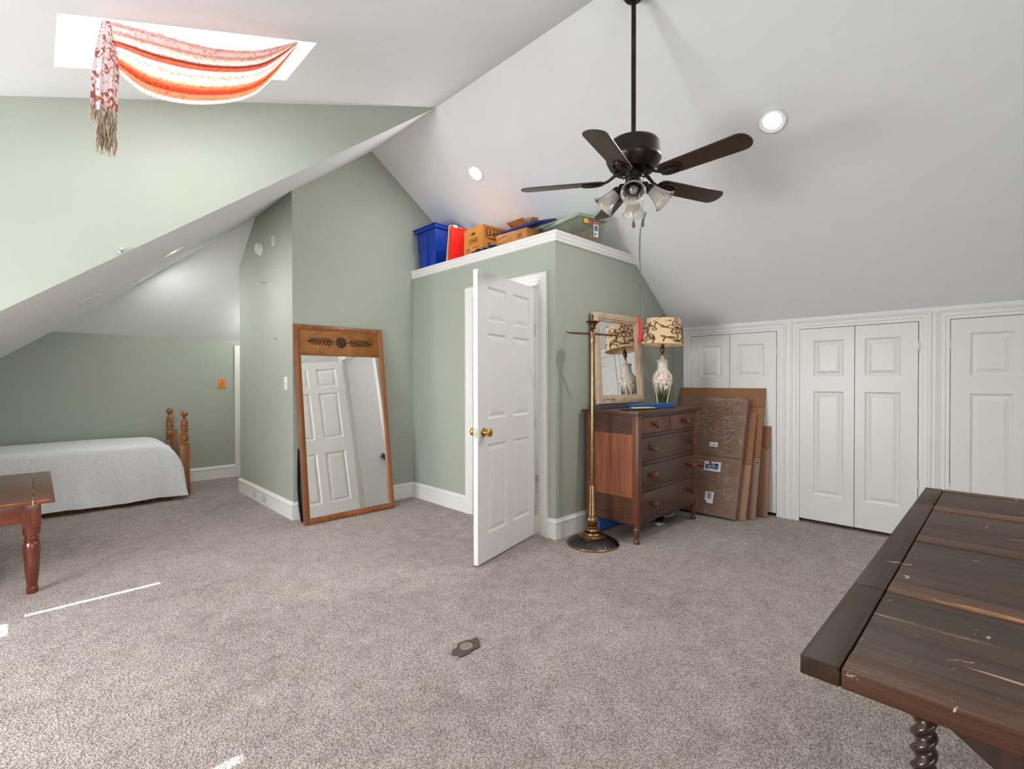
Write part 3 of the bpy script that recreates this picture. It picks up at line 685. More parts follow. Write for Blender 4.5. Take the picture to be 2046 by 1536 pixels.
# brown floor outlet sunk in the carpet
fo = thing('floor_outlet', 'brown floor outlet cover set into the carpet', 'floor outlet', (1.433, 1.765, 0), math.radians(12))
mb = MB(); pts = []
for k in range(40):
    a = 2*PI*k/40; r = 1 + .10*math.sin(5*a+1)+.06*math.sin(9*a); pts.append((.085*r*math.cos(a), .047*r*math.sin(a)))
mb.prism(pts, .006, bev=.0015); mb.build('plate', M['outlet_br'], fo)
mb = MB(); mb.lathe([(.031, .006), (.031, .010), (.027, .012), (.022, .0105), (.004, .011)], 28); mb.box(-.016, .016, -.003, .003, .010, .0128, .001); mb.build('cap', M['outlet_cap'], fo)

# ------------------------------------------------------------------ scarf at the skylight
def pl(pts, u):
    # smooth interpolation through points by parameter
    n = len(pts)-1; k = min(int(u*n), n-1); t = u*n-k
    P = [Vector(pts[max(0, min(n, k+i))]) for i in (-1, 0, 1, 2)]
    return .5*((2*P[1]) + (-P[0]+P[2])*t + (2*P[0]-5*P[1]+4*P[2]-P[3])*t*t + (-P[0]+3*P[1]-3*P[2]+P[3])*t**3)
TOP = [(.226, 0, 2.735), (.415, 0, 2.775), (.60, 0, 2.808), (.80, 0, 2.892), (.990, 0, 3.022)]
BOT = [(.236, 0, 2.545), (.36, 0, 2.472), (.575, 0, 2.520), (.79, 0, 2.665), (.980, 0, 2.985)]
scarf = thing('scarf', 'long orange and white fringed scarf draped across the skylight', 'scarf', (.2, 2.6, 2.745))
o0 = Vector((.2, 2.6, 2.745))
mb = MB()
def swag(u, v):
    a, b = pl(TOP, u), pl(BOT, u); g = math.sin(PI*u)**.7
    vv = v + .018*math.sin(v*30)*g
    p = a+(b-a)*vv
    p.y = 2.597 - .07*math.sin(PI*min(1, v*1.1))*g + .012*math.sin(v*34+.6)*g - .006*v
    return p - o0
mb.grid(swag, 48, 60); mb.build('swag', M['swag'], scarf, smooth=180, recalc=False)
mb = MB()
def tail(u, v):
    w0 = .024; w = w0+(.088-w0)*min(1, v/.55)**.8
    zc = 2.732 - v*.372 - (.03*(1-u) if v > .5 else .06*(1-u)*v)
    xc = .219-.013*v
    return Vector((xc+(u-.5)*w, 2.598-.030*min(1, v*2.5)+.013*math.sin(u*15)*min(1, .15+v), zc)) - o0
mb.grid(tail, 30, 30); mb.build('tail', M['tail'], scarf, smooth=180, recalc=False)
mb = MB()
for k in range(95):
    tier = k % 3; u = random.random(); x = .206+(u-.5)*(.088 if tier == 0 else .062)+(0 if tier == 0 else .008)
    z = 2.362-.0*u if tier == 0 else (2.32 if tier == 1 else 2.285); L = random.uniform(.055, .085) if tier == 0 else random.uniform(.08, .12)
    y = 2.572+random.uniform(-.012, .012); pts = []
    for j in range(5):
        t = j/4; pts.append(Vector((x+.004*math.sin(6*t+k)+random.uniform(-.0015, .0015), y+.003*math.cos(5*t+k), z-L*t))-o0)
    mb.tube(pts, [.0016, .0024, .0026, .0022, .0008], 5)
mb.build('fringe', M['fringe'], scarf)

# ------------------------------------------------------------------ ceiling fan
FX, FY = 2.434, 1.491
fan = thing('ceiling_fan', 'dark bronze ceiling fan with five blades and four glass light shades', 'ceiling fan', (FX, FY, 0))
mb = MB(); mb.lathe([(.02, 3.405), (.045, 3.41), (.062, 3.43), (.07, 3.47), (.07, 3.545)], 36); mb.build('canopy', M['bronze'], fan)
mb = MB(); mb.lathe([(.0135, 2.60), (.0135, 3.42)], 20); mb.lathe([(.022, 2.595), (.024, 2.60), (.020, 2.63), (.0135, 2.635)], 20); mb.build('downrod', M['bronze'], fan)
mb = MB(); mb.lathe([(.03, 2.612), (.10, 2.610), (.135, 2.598), (.148, 2.578), (.150, 2.57), (.150, 2.515), (.153, 2.510), (.153, 2.498), (.148, 2.49), (.135, 2.462), (.112, 2.438), (.07, 2.43), (.06, 2.428)], 56); mb.build('motor_housing', M['bronze'], fan)
mb = MB(); mb.lathe([(.058, 2.445), (.058, 2.40), (.052, 2.392), (.052, 2.35), (.048, 2.335), (.03, 2.322), (.012, 2.318)], 40); mb.build('switch_housing', M['bronze'], fan)
for a in (-93, -21, 51, 123, 195):
    R = Matrix.Rotation(math.radians(a), 4, 'Z') @ Matrix.Translation((0, 0, 2.385)) @ Matrix.Rotation(math.radians(-12), 4, 'X')
    pts = []
    for k in range(9):      # rounded tip
        t = -PI/2+PI*k/8; pts.append((.600+.052*math.cos(t), .066*math.sin(t)*.99))
    root = [(.20, .056), (.175, .046), (.165, .02), (.165, -.02), (.175, -.046), (.20, -.056)]
    mb = MB(); mb.prism(pts+root, .007, R @ Matrix.Translation((0, 0, -.0035)), bev=.0015); bl = mb.build('blade', M['blade'], fan)
    mb = MB()
    loop = [(.235+.055*math.cos(t), .040*math.sin(t), -.008) for t in [2*PI*k/28 for k in range(28)]]
    mb.tube(loop, .0055, 8, R, closed=True)
    loop2 = [(.215+.030*math.cos(t), .020*math.sin(t), -.008) for t in [2*PI*k/20 for k in range(20)]]
    mb.tube(loop2, .0045, 8, R, closed=True)
    mb.prism([(.17, .03), (.285, .012), (.29, 0), (.285, -.012), (.17, -.03)], .004, R @ Matrix.Translation((0, 0, -.009)))
    Ra = Matrix.Rotation(math.radians(a), 4, 'Z')
    mb.tube([(.06, 0, 2.435), (.10, 0, 2.425), (.14, 0, 2.395), (.185, 0, 2.377), (.24, 0, 2.376)], [.014, .013, .011, .010, .006], 10, Ra, flat=.7)
    for x in (.20, .25): mb.lathe([(.006, 0), (.004, .004)], 10, R @ axis_z((x, 0, -.0095), (0, 0, -1)))
    mb.build('blade_iron', M['bronze'], bl)
def bell(n=40):
    mb = MB(); prof = [(.026, 0), (.030, .012), (.033, .03), (.037, .05), (.044, .075), (.053, .095), (.062, .108), (.066, .113)]
    rm = lambda t, z: 1+.018*math.cos(10*t)*min(1, z/.05)
    mb.lathe(prof, n, rm=rm, caps=False); mb.lathe([(r-.0022, z) for r, z in prof], n, rm=rm, caps=False)
    mb.tube([(.065*math.cos(2*PI*k/40), .065*math.sin(2*PI*k/40), .113) for k in range(40)], .0022, 6, closed=True)
    return mb
for a in (211, 301, 31, 121):
    d = Vector((math.cos(math.radians(a)), math.sin(math.radians(a)), 0)); ax = (d*.72+Vector((0, 0, -.70))).normalized()
    p0 = Vector((0, 0, 2.362))+d*.045; p1 = Vector((0, 0, 2.337))+d*.085
    mb = MB(); mb.tube([p0, p0+d*.025, p1], [.014, .013, .014], 12)
    mb.lathe([(.016, -.012), (.026, -.006), (.030, .006), (.031, .020), (.027, .022)], 24, axis_z(p1, ax))
    mb.lathe([(.013, .02), (.013, .045)], 14, axis_z(p1, ax)); arm = mb.build('light_arm', M['bronze'], fan)
    Mx = axis_z(p1+ax*.008, ax)
    mb = bell(); bmesh.ops.transform(mb.bm, matrix=Mx, verts=mb.bm.verts); mb.build('glass_shade', M['shadeglass'], arm)
    mb = MB(); mb.lathe([(.010, .035), (.013, .045), (.022, .062), (.026, .076), (.022, .090), (.010, .099), (.002, .101)], 20, Mx); mb.build('bulb', M['bulb'], arm)
rgt = Vector((.714, -.701, 0))
for off, z1, nm in ((-.0, 2.135, 0), (.052, 2.14, 1)):
    p = rgt*off
    mb = MB(); mb.tube([p+Vector((0, 0, 2.33)), p+Vector((0, 0, z1+.03))], .0013, 6); mb.build('pull_chain', M['chain'], fan)
    ch = fan.children[-1]
    mb = MB(); mb.lathe([(.001, z1+.034), (.003, z1+.026), (.008, z1+.010), (.0105, z1-.004), (.008, z1-.014), (.001, z1-.017)], 14, Matrix.Translation(p)); mb.build('pull_bob', M['bob'], ch)
# long ribbon cord tied to the right chain, ending in a red tag
cd = thing('pull_cord', 'long grey ribbon cord tied to the fan pull chain, ending in a red tag', 'cord', (FX, FY, 0))
mb = MB(); pts = []
q = rgt
ctrl = [(.070, 2.205), (.060, 2.170), (.052, 2.135), (.040, 2.11), (.036, 2.06), (.035, 1.95), (.040, 1.88), (.037, 1.80), (.039, 1.75), (.037, 1.70), (.039, 1.655), (.038, 1.61)]
for (o_, z_) in ctrl: pts.append(q*o_+Vector((0, 0, z_)))
mb.tube(pts, [.010, .011, .007, .007, .010, .009, .0065, .010, .006, .009, .007, .008], 8, flat=.35); mb.build('ribbon', M['cord'], cd)
mb = MB()
tp = [(.022, 1.615), (.034, 1.610), (.042, 1.585), (.046, 1.56), (.045, 1.52), (.046, 1.49), (.036, 1.475), (.025, 1.452), (.022, 1.46), (.026, 1.50), (.028, 1.55), (.026, 1.585)]
mb.prism([(a, b) for a, b in tp], .003, basis((0, 0, 0), (.714, -.701, 0), (0, 0, 1), (-.701, -.714, 0))); mb.build('tag', M['redtag'], cd)

# ------------------------------------------------------------------ things on the cap shelf
ZS_ = CAPZ
def bin_():
    t = thing('storage_bin', 'open blue plastic storage bin at the left end of the high shelf', 'storage bin', (2.93, 4.10, ZS_))
    mb = MB(); mb.taper((.03, .36, .035, .335), (.012, .385, .012, .362), .002, .40, .014)
    mb.box(.010, .04, .16, .20, .03, .40, .004)
    for y in (.08, .15, .22, .29): mb.box(.016, .03, y, y+.012, .20, .21)
    mb.build('body', M['bluebin'], t)
    mb = MB(); mb.box(-.008, .405, -.008, .382, .395, .43, .010); mb.box(-.018, .41, -.016, .39, .425, .442, .006); mb.build('rim', M['bluebin'], t)
    return t
bin_()
def leaf_card(name, label, cat, y, col, x0=2.945, w=.185, h=.36, t=.012, lean=-.05, tab=False):
    o = thing(name, label, cat, (x0, y, ZS_), math.radians(0))
    Mx = Matrix.Rotation(-lean, 4, 'X')
    mb = MB(); mb.box(0, w, 0, t, .002, h, .002, Mx); mb.build('cover', col, o)
    if tab:
        mb = MB(); mb.box(.03, .07, -.001, t+.001, h-.012, h+.012, .001, Mx); mb.build('tab', M['paper'], o)
    else:
        mb = MB(); mb.box(.004, w-.004, .002, t-.002, h-.002, h+.003, 0, Mx); mb.build('sheets', M['paper'], o)
    return o
leaf_card('folder', 'bright red folder leaning on the blue bin on the high shelf', 'folder', 3.893, M['red'], tab=True, lean=-.12)
leaf_card('folder', 'orange card folder between the red folder and the blue bin', 'folder', 3.915, M['card_or'], w=.17, h=.368, t=.014, lean=-.12)
leaf_card('folder', 'thin white folder beside the blue bin on the high shelf', 'folder', 3.936, M['paper'], w=.17, h=.362, t=.006, lean=-.12)
leaf_card('folder', 'thin black folder against the blue bin on the high shelf', 'folder', 3.949, M['black'], w=.17, h=.365, t=.005, lean=-.12)
# moving box with printing
t = thing('moving_box', 'orange brown printed moving box in the middle of the high shelf', 'cardboard box', (2.945, 3.377, ZS_), math.radians(-4))
mb = MB(); mb.box(0, .30, 0, .305, .002, .265, .004)
FL = basis((-.0008, .152, .13), (0, -1, 0), (0, 0, 1), (-1, 0, 0)); FR = basis((.15, -.0008, .13), (1, 0, 0), (0, 0, 1), (0, -1, 0))
mb.merge(text_bm('U-HAUL', .034, bold=.0004), FL @ Matrix.Translation((0, .012, 0)), 1)
mb.frame(.145, .042, [(0, 0), (.0025, 0)], FL @ basis((-.0725, -.009, 0.0009), (1, 0, 0), (0, 0, 1), (0, 1, 0)) , 1)
mb.box(-.07, .07, -.013, -.011, 0, .0008, 0, FL, 2)
mb.merge(text_bm('SMALL BOX', .016), FL @ Matrix.Translation((.03, -.055, 0)), 1)
for k, w in enumerate((.05, .06, .045)): mb.box(-.11, -.11+w, -.062-.014*k, -.057-.014*k, 0, .0008, 0, FL, 1)
mb.frame(.07, .06, [(0, 0), (.002, 0)], FL @ basis((-.12, -.115, .0009), (1, 0, 0), (0, 0, 1), (0, 1, 0)), 1)
mb.box(-.03, .03, -.024, .024, 0, .0004, 0, FL @ Matrix.Translation((0, .075, 0)) @ Matrix.Diagonal((1, .45, 1, 1)), 3)
mb.merge(text_bm('U-HAUL', .085, bold=.002), FR @ Matrix.Translation((.035, .06, 0)), 1)
mb.frame(.27, .10, [(0, 0), (.006, 0)], FR @ basis((-.115, .01, .0009), (1, 0, 0), (0, 0, 1), (0, 1, 0)), 1)
mb.box(-.09, .15, .004, .02, 0, .0008, 0, FR, 2); mb.box(-.1, .0, -.04, -.028, 0, .0008, 0, FR, 1)
mb.build('carton', [M['card_or'], M['ink'], M['inkred'], M['dark']], t)
# second box with open flaps and "20"
t = thing('cardboard_box', 'brown cardboard box marked 20 with open flaps under the blue lid', 'cardboard box', (3.07, 2.94, ZS_), math.radians(2))
mb = MB(); mb.box(0, .205, 0, .38, .002, .165, .004)
FL = basis((-.0008, .14, .085), (0, -1, 0), (0, 0, 1), (-1, 0, 0))
mb.merge(text_bm('20', .055), FL @ Matrix.Translation((.055, .022, 0)), 1); mb.merge(text_bm('20  BX', .030), FL @ Matrix.Translation((.02, -.035, 0)), 1)
mb.build('carton', [M['card_in'], M['ink']], t)
t = thing('cardboard_box', 'open tan carton with raised flaps behind the dark blue lid on the high shelf', 'cardboard box', (3.375, 3.215, ZS_), 0)
mb = MB(); mb.box(0, .095, 0, .24, .002, .335, .003); mb.build('carton', M['card_in'], t)
mb = MB(); mb.box(0, .004, .01, .23, 0, .075, 0, Matrix.Translation((.0, 0, .332)) @ Matrix.Rotation(math.radians(-62), 4, 'Y')); mb.build('flap', M['card_in'], t)
mb = MB(); mb.box(.005, .085, 0, .004, 0, .07, 0, Matrix.Translation((0, .0, .332)) @ Matrix.Rotation(math.radians(48), 4, 'X')); mb.build('flap', M['card_or'], t)
t = thing('bin_lid', 'dark blue plastic lid laid flat over the brown boxes on the high shelf', 'lid', (3.055, 2.85, ZS_+.174), math.radians(-3)); t.rotation_euler = (0, math.radians(-17.5), math.radians(-3))
mb = MB(); mb.box(0, .30, 0, .45, 0, .016, .006); mb.box(-.006, .306, -.006, .456, -.006, .006, .004); mb.box(.04, .26, .05, .40, .014, .022, .004); mb.build('lid', M['bluelid'], t)
# clear tote
tm = Matrix.Translation((3.205, 2.475, ZS_)) @ Matrix.Rotation(math.radians(-12.5), 4, 'Z')
t = thing('storage_tote', 'clear plastic tote with a sage green lid at the corner of the high shelf', 'storage bin', M=tm)
mb = MB(); mb.taper((.02, .27, .03, .66), (0, .295, 0, .70), .003, .185, .012)
for k in range(7): mb.box(.03+k*.035, .034+k*.035, -.001, .01, .02, .12, .001, Matrix.Translation((0, .012, 0)))
mb.build('body', M['tote'], t)
mb = MB(); mb.box(-.014, .31, -.014, .715, .180, .198, .006); mb.box(-.006, .30, -.006, .706, .196, .212, .006); mb.build('lid', M['totelid'], t)
mb = MB()
for k in range(22):
    mb.sphere((random.uniform(.07, .22), random.uniform(.08, .6), random.uniform(.05, .09)), .05, 10, sc=(random.uniform(.6, 1), random.uniform(.8, 1.4), random.uniform(.5, .9)))
mb.build('stored_fabric', M['pinkcloth'], t)
mb = MB(); mb.box(.055, .095, -.003, .0, .135, .172); mb.build('sticker', M['yellow'], t)
mb = MB(); mb.box(.097, .128, -.003, .0, .132, .165); mb.build('sticker', M['pinkred'], t)
mb = MB(); mb.box(.165, .215, .004, .007, .035, .165); mb.box(.165, .215, .0035, .004, .140, .165, mi=1); mb.box(.172, .208, .0035, .004, .085, .130, mi=2); mb.box(.172, .190, .0035, .004, .045, .07, mi=2); mb.build('label', [M['paper'], M['pinkred'], M['inkblue']], t)
# crumpled navy bag and a wooden hanger at the shelf edge
mb = MB()
def crumple(u, v):
    x = 2.893+.047*v; y = 3.50-.36*u
    return Vector((x, y, ZS_+.012+.035*math.sin(PI*u)*(.6+.4*math.sin(9*u+3*v))*math.sin(PI*min(1, v+.15))+.012*math.sin(23*u+11*v)*math.sin(PI*u)-(.012*math.sin(7*u)**2 if v < .12 else 0)))
mb.grid(crumple, 40, 14, uv=False)
o = mb.build('plastic_bag', M['navy'], None, smooth=20, recalc=False); sm = o.modifiers.new('thick', 'SOLIDIFY'); sm.thickness = .003
tag(o, 'crumpled navy plastic bag lying at the front edge of the high shelf', 'bag')
t = thing('coat_hanger', 'tan wooden coat hanger lying on the navy bag at the shelf edge', 'hanger', (2.915, 3.08, ZS_+.03))
mb = MB(); mb.tube([(0, .20, .012), (.01, .12, .02), (.012, .04, .045), (.008, -.04, .052), (0, -.10, .02)], [.008, .010, .012, .011, .008], 10, flat=.5); mb.tube([(.0, .17, .008), (.008, .05, .004), (.0, -.09, .012)], .006, 8); mb.build('arms', M['card_in'], t)
mb = MB(); mb.tube([(.012, .03, .05), (.012, .05, .07), (.012, .08, .075), (.012, .095, .06)], .002, 6); mb.build('hook', M['steel'], t)

# ------------------------------------------------------------------ leaning floor mirror
ml = math.atan2(.241, 1.755)
MM = basis((1.648, 4.219, .004), (1, 0, .0), (0, math.cos(ml), -math.sin(ml)), (0, math.sin(ml), math.cos(ml)))
MM = MM @ Matrix.Rotation(-.013, 4, 'Z')
fm = thing('floor_mirror', 'tall chestnut framed mirror with a gilded header leaning against the green wall', 'mirror', M=MM)
W_, H_ = .868, 1.775
mb = MB(); mb.frame(W_, H_, [(0, .034), (0, .004), (.006, 0), (.020, -.004), (.032, 0), (.040, .008), (.046, .006), (.052, .012), (.052, .03)]); mb.build('frame', M['mframe'], fm, smooth=30)
mb = MB(); mb.box(.02, W_-.02, .018, .034, .02, H_-.02); mb.build('backing', M['dark'], fm)
mb = MB(); mb.poly([(.05, .0165, .05), (W_-.05, .0165, .05), (W_-.05, .0165, 1.50), (.05, .0165, 1.50)]); mb.build('mirror_glass', M['mirror'], fm, smooth=0)
mb = MB(); mb.box(.05, W_-.05, .008, .018, 1.515, H_-.05); mb.box(.05, W_-.05, .002, .016, 1.495, 1.518, .005); hd = mb.build('header_panel', M['mheader'], fm)
mb = MB(); cx, cz = W_/2, 1.625
mb.lathe([(.052, 0), (.050, .006), (.040, .010), (.026, .007), (.020, .012), (.004, .015)], 32, axis_z((cx, .008, cz), (0, -1, 0)), rm=lambda t, z: 1+.10*math.cos(9*t))
for r_, n_ in ((.036, 9), (.018, 6)):
    for k in range(n_): mb.sphere((cx+r_*math.cos(2*PI*k/n_), -.003, cz+r_*math.sin(2*PI*k/n_)), .011 if n_ == 9 else .009, 8, sc=(1, .5, 1))
mb.build('rosette', M['carving'], hd)
for sgn in (-1, 1):
    mb = MB(); mb.tube([(cx+sgn*(.06+.22*k/8), .006, cz+.004*math.sin(k)) for k in range(9)], .004, 6)
    for k in range(6):
        bx = cx+sgn*(.085+.033*k)
        for ud in (-1, 1):
            L = .062-.002*k; ang = math.radians(42)
            dv = Vector((sgn*math.cos(ang), 0, ud*math.sin(ang)))
            Mx = axis_z((bx, .005, cz), dv); mb.lathe([(.001, 0), (.006, L*.3), (.0068, L*.6), (.001, L)], 8, Mx)
    mb.sphere((cx+sgn*.295, .004, cz), .012, 10, sc=(1.6, .5, 1)); mb.build('leaf_spray', M['carving'], hd)
# narrow black-edged board behind the mirror
bl_ = math.atan2(.105, .64)
BB = basis((1.668, 4.345, .003), (1, 0, 0), (0, math.cos(bl_), -math.sin(bl_)), (0, math.sin(bl_), math.cos(bl_)))
t = thing('framed_board', 'black edged blue board standing behind the leaning floor mirror', 'board', M=BB)
mb = MB(); pts = [(0, 0), (-.012, .12), (-.014, .30), (-.004, .46), (.012, .645), (.028, .64), (.018, .45), (.006, .30), (.008, .12), (.018, 0)]
mb.prism(pts, .02, basis((0, .02, 0), (1, 0, 0), (0, 0, 1), (0, -1, 0)), bev=.002); mb.box(.01, .5, 0, .02, .625, .645, .002); mb.box(.012, .5, 0, .02, 0, .02, .002); mb.build('frame', M['black'], t)
mb = MB(); mb.box(.012, .49, .008, .014, .015, .63); mb.build('panel', M['bluebox'], t)

# ------------------------------------------------------------------ bed
bed = thing('bed', 'twin bed with turned golden posts under a white coverlet', 'bed', (1.16, 6.68, 0))
ZP = [(.030, 0), (.030, .02), (.034, .06), (.030, .10)]
def bed_post(x, y, lean=0):
    mb = MB(); mb.box(-.043, .043, -.043, .043, .0, .56, .006, Matrix.Translation((x, y, 0)))
    prof = [(.036, .56), (.040, .57), (.030, .58), (.036, .60), (.042, .625), (.038, .65), (.028, .662), (.036, .668), (.036, .676), (.029, .685), (.034, .70), (.036, .735), (.033, .755), (.038, .762), (.038, .77), (.032, .778), (.033, .80), (.028, .825), (.017, .838), (.015, .846), (.022, .850), (.017, .856), (.024, .866), (.033, .882), (.035, .895), (.030, .91), (.018, .922), (.002, .926)]
    mb.lathe(prof, 28, Matrix.Translation((x, y, 0))); return mb
for x, y in ((.005, -.36), (-.012, .345)):
    mb = bed_post(x, y); mb.build('post', M['bedwood'], bed)
mb = MB(); pts = [(-.33, .12), (.33, .12), (.33, .44), (.29, .47), (.22, .50), (.16, .60), (.08, .665), (0, .68), (-.08, .665), (-.16, .60), (-.22, .50), (-.29, .47), (-.33, .44)]
mb.prism(pts, .03, basis((-.02, -.005, 0), (0, 1, 0), (0, 0, 1), (1, 0, 0)), bev=.004); mb.build('footboard', M['bedwood'], bed)
for y in (-.35, .335):
    mb = MB(); mb.box(-2.1, -.03, y-.014, y+.014, .20, .33, .003); mb.build('side_rail', M['bedwood'], bed)
for x, y in ((-2.12, -.36), (-2.12, .345)):
    mb = bed_post(x, y); mb.build('post', M['bedwood'], bed)
mb = MB()
def skirt(u, v):
    y = -.53+.006*math.sin(u*420); return Vector((-2.05+1.93*u, y+.012*(1-v), .002+.11*v))
mb.grid(skirt, 420, 2, uv=False); mb.build('bed_skirt', M['skirt'], bed, recalc=False)
mb = MB(); mb.box(-2.05, -.10, -.33, .32, .30, .55, .05); mb.build('mattress', M['paper'], bed)
mb = MB()
def cover(u, v):
    x = -.95+2.105*u      # world x
    d = max(0, x-.90)/.255
    h = .605 if d <= 0 else .605 - .42*(1-math.sqrt(max(0, 1-min(1, d)**2)))**.9
    hb = .045+.006*math.sin(x*9)
    yn, yf = 6.095, 7.03
    rr = .07
    if v < .5:
        t = v/.5; z = hb + (h-rr-hb)*t if h-rr > hb else hb+(h-hb)*t
        y = yn + .085*t**1.3 + .010*math.sin(x*16+2*t)*(1-t) + .006*math.sin(x*37)*(1-t)
        if h-rr <= hb: z = hb+(h-hb)*t*.9
    elif v < .62:
        t = (v-.5)/.12; z = (h-rr)+rr*math.sin(t*PI/2); y = yn+.085+rr*(1-math.cos(t*PI/2))
        if h-rr <= hb: z = hb+(h-hb)*(.9+.1*t)
    else:
        t = (v-.62)/.38; y = yn+.155+(yf-yn-.155)*t; z = h+.012*math.sin(PI*t)+.004*math.sin(x*5+6*t)
    return Vector((x, y, z))
mb.grid(cover, 120, 60, uv=False)
o = mb.build('coverlet', M['coverlet'], None, smooth=180, recalc=False); tag(o, 'white matelasse coverlet draped over the twin bed to the floor', 'bedspread')

# ------------------------------------------------------------------ side table at left edge
st = thing('coffee_table', 'low reddish mahogany table with turned legs at the left edge of the picture', 'table', (-.02, 4.03, 0))
mb = MB(); mb.box(-.62, .005, -.085, 1.15, .533, .556, .004); mb.box(.007, .10, -.085, 1.15, .533, .556, .004); mb.build('tabletop', M['redtop'], st)
mb = MB()
for k in range(34):
    y = -.085+1.2*random.random()**1.6; mb.sphere((.006+random.uniform(-.0015, .0015), y, .5565), random.uniform(.002, .0042), 6, sc=(1, 1.6, .25))
mb.tube([(.006, -.0865, .532), (.006, -.0868, .556)], .0022, 5); mb.build('wear_line', M['cream_paper'], st)['kind'] = 'stuff'
def red_leg(x, y):
    mb = MB(); T_ = Matrix.Translation((x, y, 0)); mb.box(-.041, .041, -.041, .041, .395, .533, .003, T_)
    mb.lathe([(.024, 0), (.027, .004), (.027, .034), (.022, .040), (.024, .050), (.030, .10), (.034, .17), (.038, .24), (.039, .29), (.033, .303), (.037, .308), (.037, .314), (.030, .319), (.034, .326), (.034, .332), (.029, .338), (.037, .346), (.039, .36), (.040, .395)], 32, T_)
    return mb
for x, y in ((0, 0), (0, 1.06), (-.56, 0), (-.56, 1.06)):
    mb = red_leg(x, y); mb.build('leg', M['redleg'], st)
for (a, b, c, d) in ((-.52, -.04, -.034, -.010), (-.52, -.04, 1.07, 1.094)):
    mb = MB(); mb.box(a, b, c, d, .425, .533, .002); mb.build('apron', M['redwood'], st)
for (a, b, c, d) in ((.010, .034, .04, 1.02), (-.594, -.57, .04, 1.02)):
    mb = MB(); mb.box(a, b, c, d, .425, .533, .002); mb.build('apron', M['redwood'], st)

# ------------------------------------------------------------------ dark oak table at right
ot = thing('dining_table', 'dark worn oak draw-leaf table with barley twist legs at lower right', 'table', (.975, .257, 0))
TZ = .76
def board(x0, x1, y0, y1, mat, z1=TZ, t=.034, bev=.003, nm='top_board'):
    mb = MB(); mb.box(x0, x1, y0, y1, z1-t, z1, bev); return mb.build(nm, mat, ot)
yb = -.90
for (a, b) in ((0, .437), (.439, 1.535), (1.537, 1.935)):
    board(a, b, -.060, 0, M['oakx'], nm='end_board'); board(a, b, yb, yb+.06, M['oakx'], nm='end_board')
R_ = [(.0, .074), (.439, .523), (.947, 1.030), (1.451, 1.535), (1.865, 1.935)]
for a, b in R_: board(a, b, yb+.061, -.0625, M['oakrail'], nm='rail_board')
for a, b in ((.077, .437), (.526, .944), (1.033, 1.448), (1.537, 1.862)): board(a, b, yb+.061, -.0632, M['oak'], TZ-.002, bev=.0015, nm='panel_board')
mb = MB()   # dark groove floor under the joints
mb.box(.004, 1.93, yb+.004, -.004, TZ-.033, TZ-.010); mb.build('underframe_top', M['black'], ot)
def twist_leg(x, y):
    mb = MB(); T_ = Matrix.Translation((x, y, 0))
    n, zs = 36, [.14+.55*k/140 for k in range(141)]; vs, fs = [], []
    for z in zs:
        for k in range(n):
            t = 2*PI*k/n; r = .0205+.0058*math.cos(2*(t-2*PI*z/.080)); vs.append((r*math.cos(t), r*math.sin(t), z))
    for i in range(140):
        for k in range(n):
            a, b = i*n+k, i*n+(k+1) % n; fs.append((a, b, b+n, a+n))
    mb.mesh(vs, fs, T_)
    mb.box(-.034, .034, -.034, .034, .05, .145, .004, T_); mb.lathe([(.02, 0), (.036, .012), (.036, .035), (.025, .05)], 28, T_)
    mb.lathe([(.034, .69), (.038, .70), (.034, .71), (.034, .725)], 28, T_)
    return mb
for x, y in ((.505, -.125), (.505, yb+.125), (1.43, -.125), (1.43, yb+.125)):
    mb = twist_leg(x, y); mb.build('leg', M['oakleg'], ot)
# arched frieze rails between the legs
def frieze(x, y0, y1, d=.16, e=.7):
    mb = MB(); n = 24; pts = [(y0, .725), (y1, .725)]
    for k in range(n+1):
        t = k/n; y = y1+(y0-y1)*t; pts.append((y, .715-d*math.sin(PI*t)**e))
    mb.prism(pts, .03, basis((x, 0, 0), (0, 1, 0), (0, 0, 1), (1, 0, 0)), bev=.003); return mb
for x in (.49, 1.415):
    mb = frieze(x, yb+.15, -.17); mb.build('frieze', M['oakleg'], ot)
for y in (-.14, yb+.11):
    mb = MB(); mb.box(.54, 1.40, y, y+.03, .655, .725, .003); mb.build('frieze', M['oakleg'], ot)
mb = frieze(.065, -.70, -.165, .13, 1.0); mb.build('frieze', M['oakleg'], ot)
mb = MB(); mb.box(.505-.02, .505+.02, yb+.15, -.15, .08, .115, .004); mb.box(1.43-.02, 1.43+.02, yb+.15, -.15, .08, .115, .004); mb.box(.52, 1.41, yb/2-.02, yb/2+.02, .08, .115, .004); mb.build('stretcher', M['oakleg'], ot)

# ------------------------------------------------------------------ brass floor lamp stand
fl = thing('floor_lamp', 'tall antique brass lamp stand without a shade beside the dresser', 'floor lamp', (3.042, 2.218, 0))
mb = MB(); rmb = lambda t, z: 1
mb.lathe([(.180, 0), (.197, .002), (.200, .008), (.196, .014), (.188, .018)], 64); mb.lathe([(.104, .060), (.106, .066), (.094, .072), (.088, .078), (.072, .082), (.064, .092), (.036, .095)], 48); mb.build('base', M['brass'], fl)
mb = MB(); mb.lathe([(.189, .017), (.176, .026), (.152, .040), (.128, .052), (.104, .061)], 168, rm=lambda t, z: 1+.020*abs(math.sin(14*t))+.012*math.sin(42*t)); mb.build('leaf_dish', M['bronze_blue'], fl)
mb = MB(); mb.lathe([(.036, .092), (.047, .098), (.050, .108), (.044, .118), (.035, .123), (.041, .128), (.042, .134), (.030, .142), (.022, .147)], 72, rm=lambda t, z: 1+.07*math.sin(12*t)*(.098 < z < .12)); mb.build('collar', M['brass'], fl)
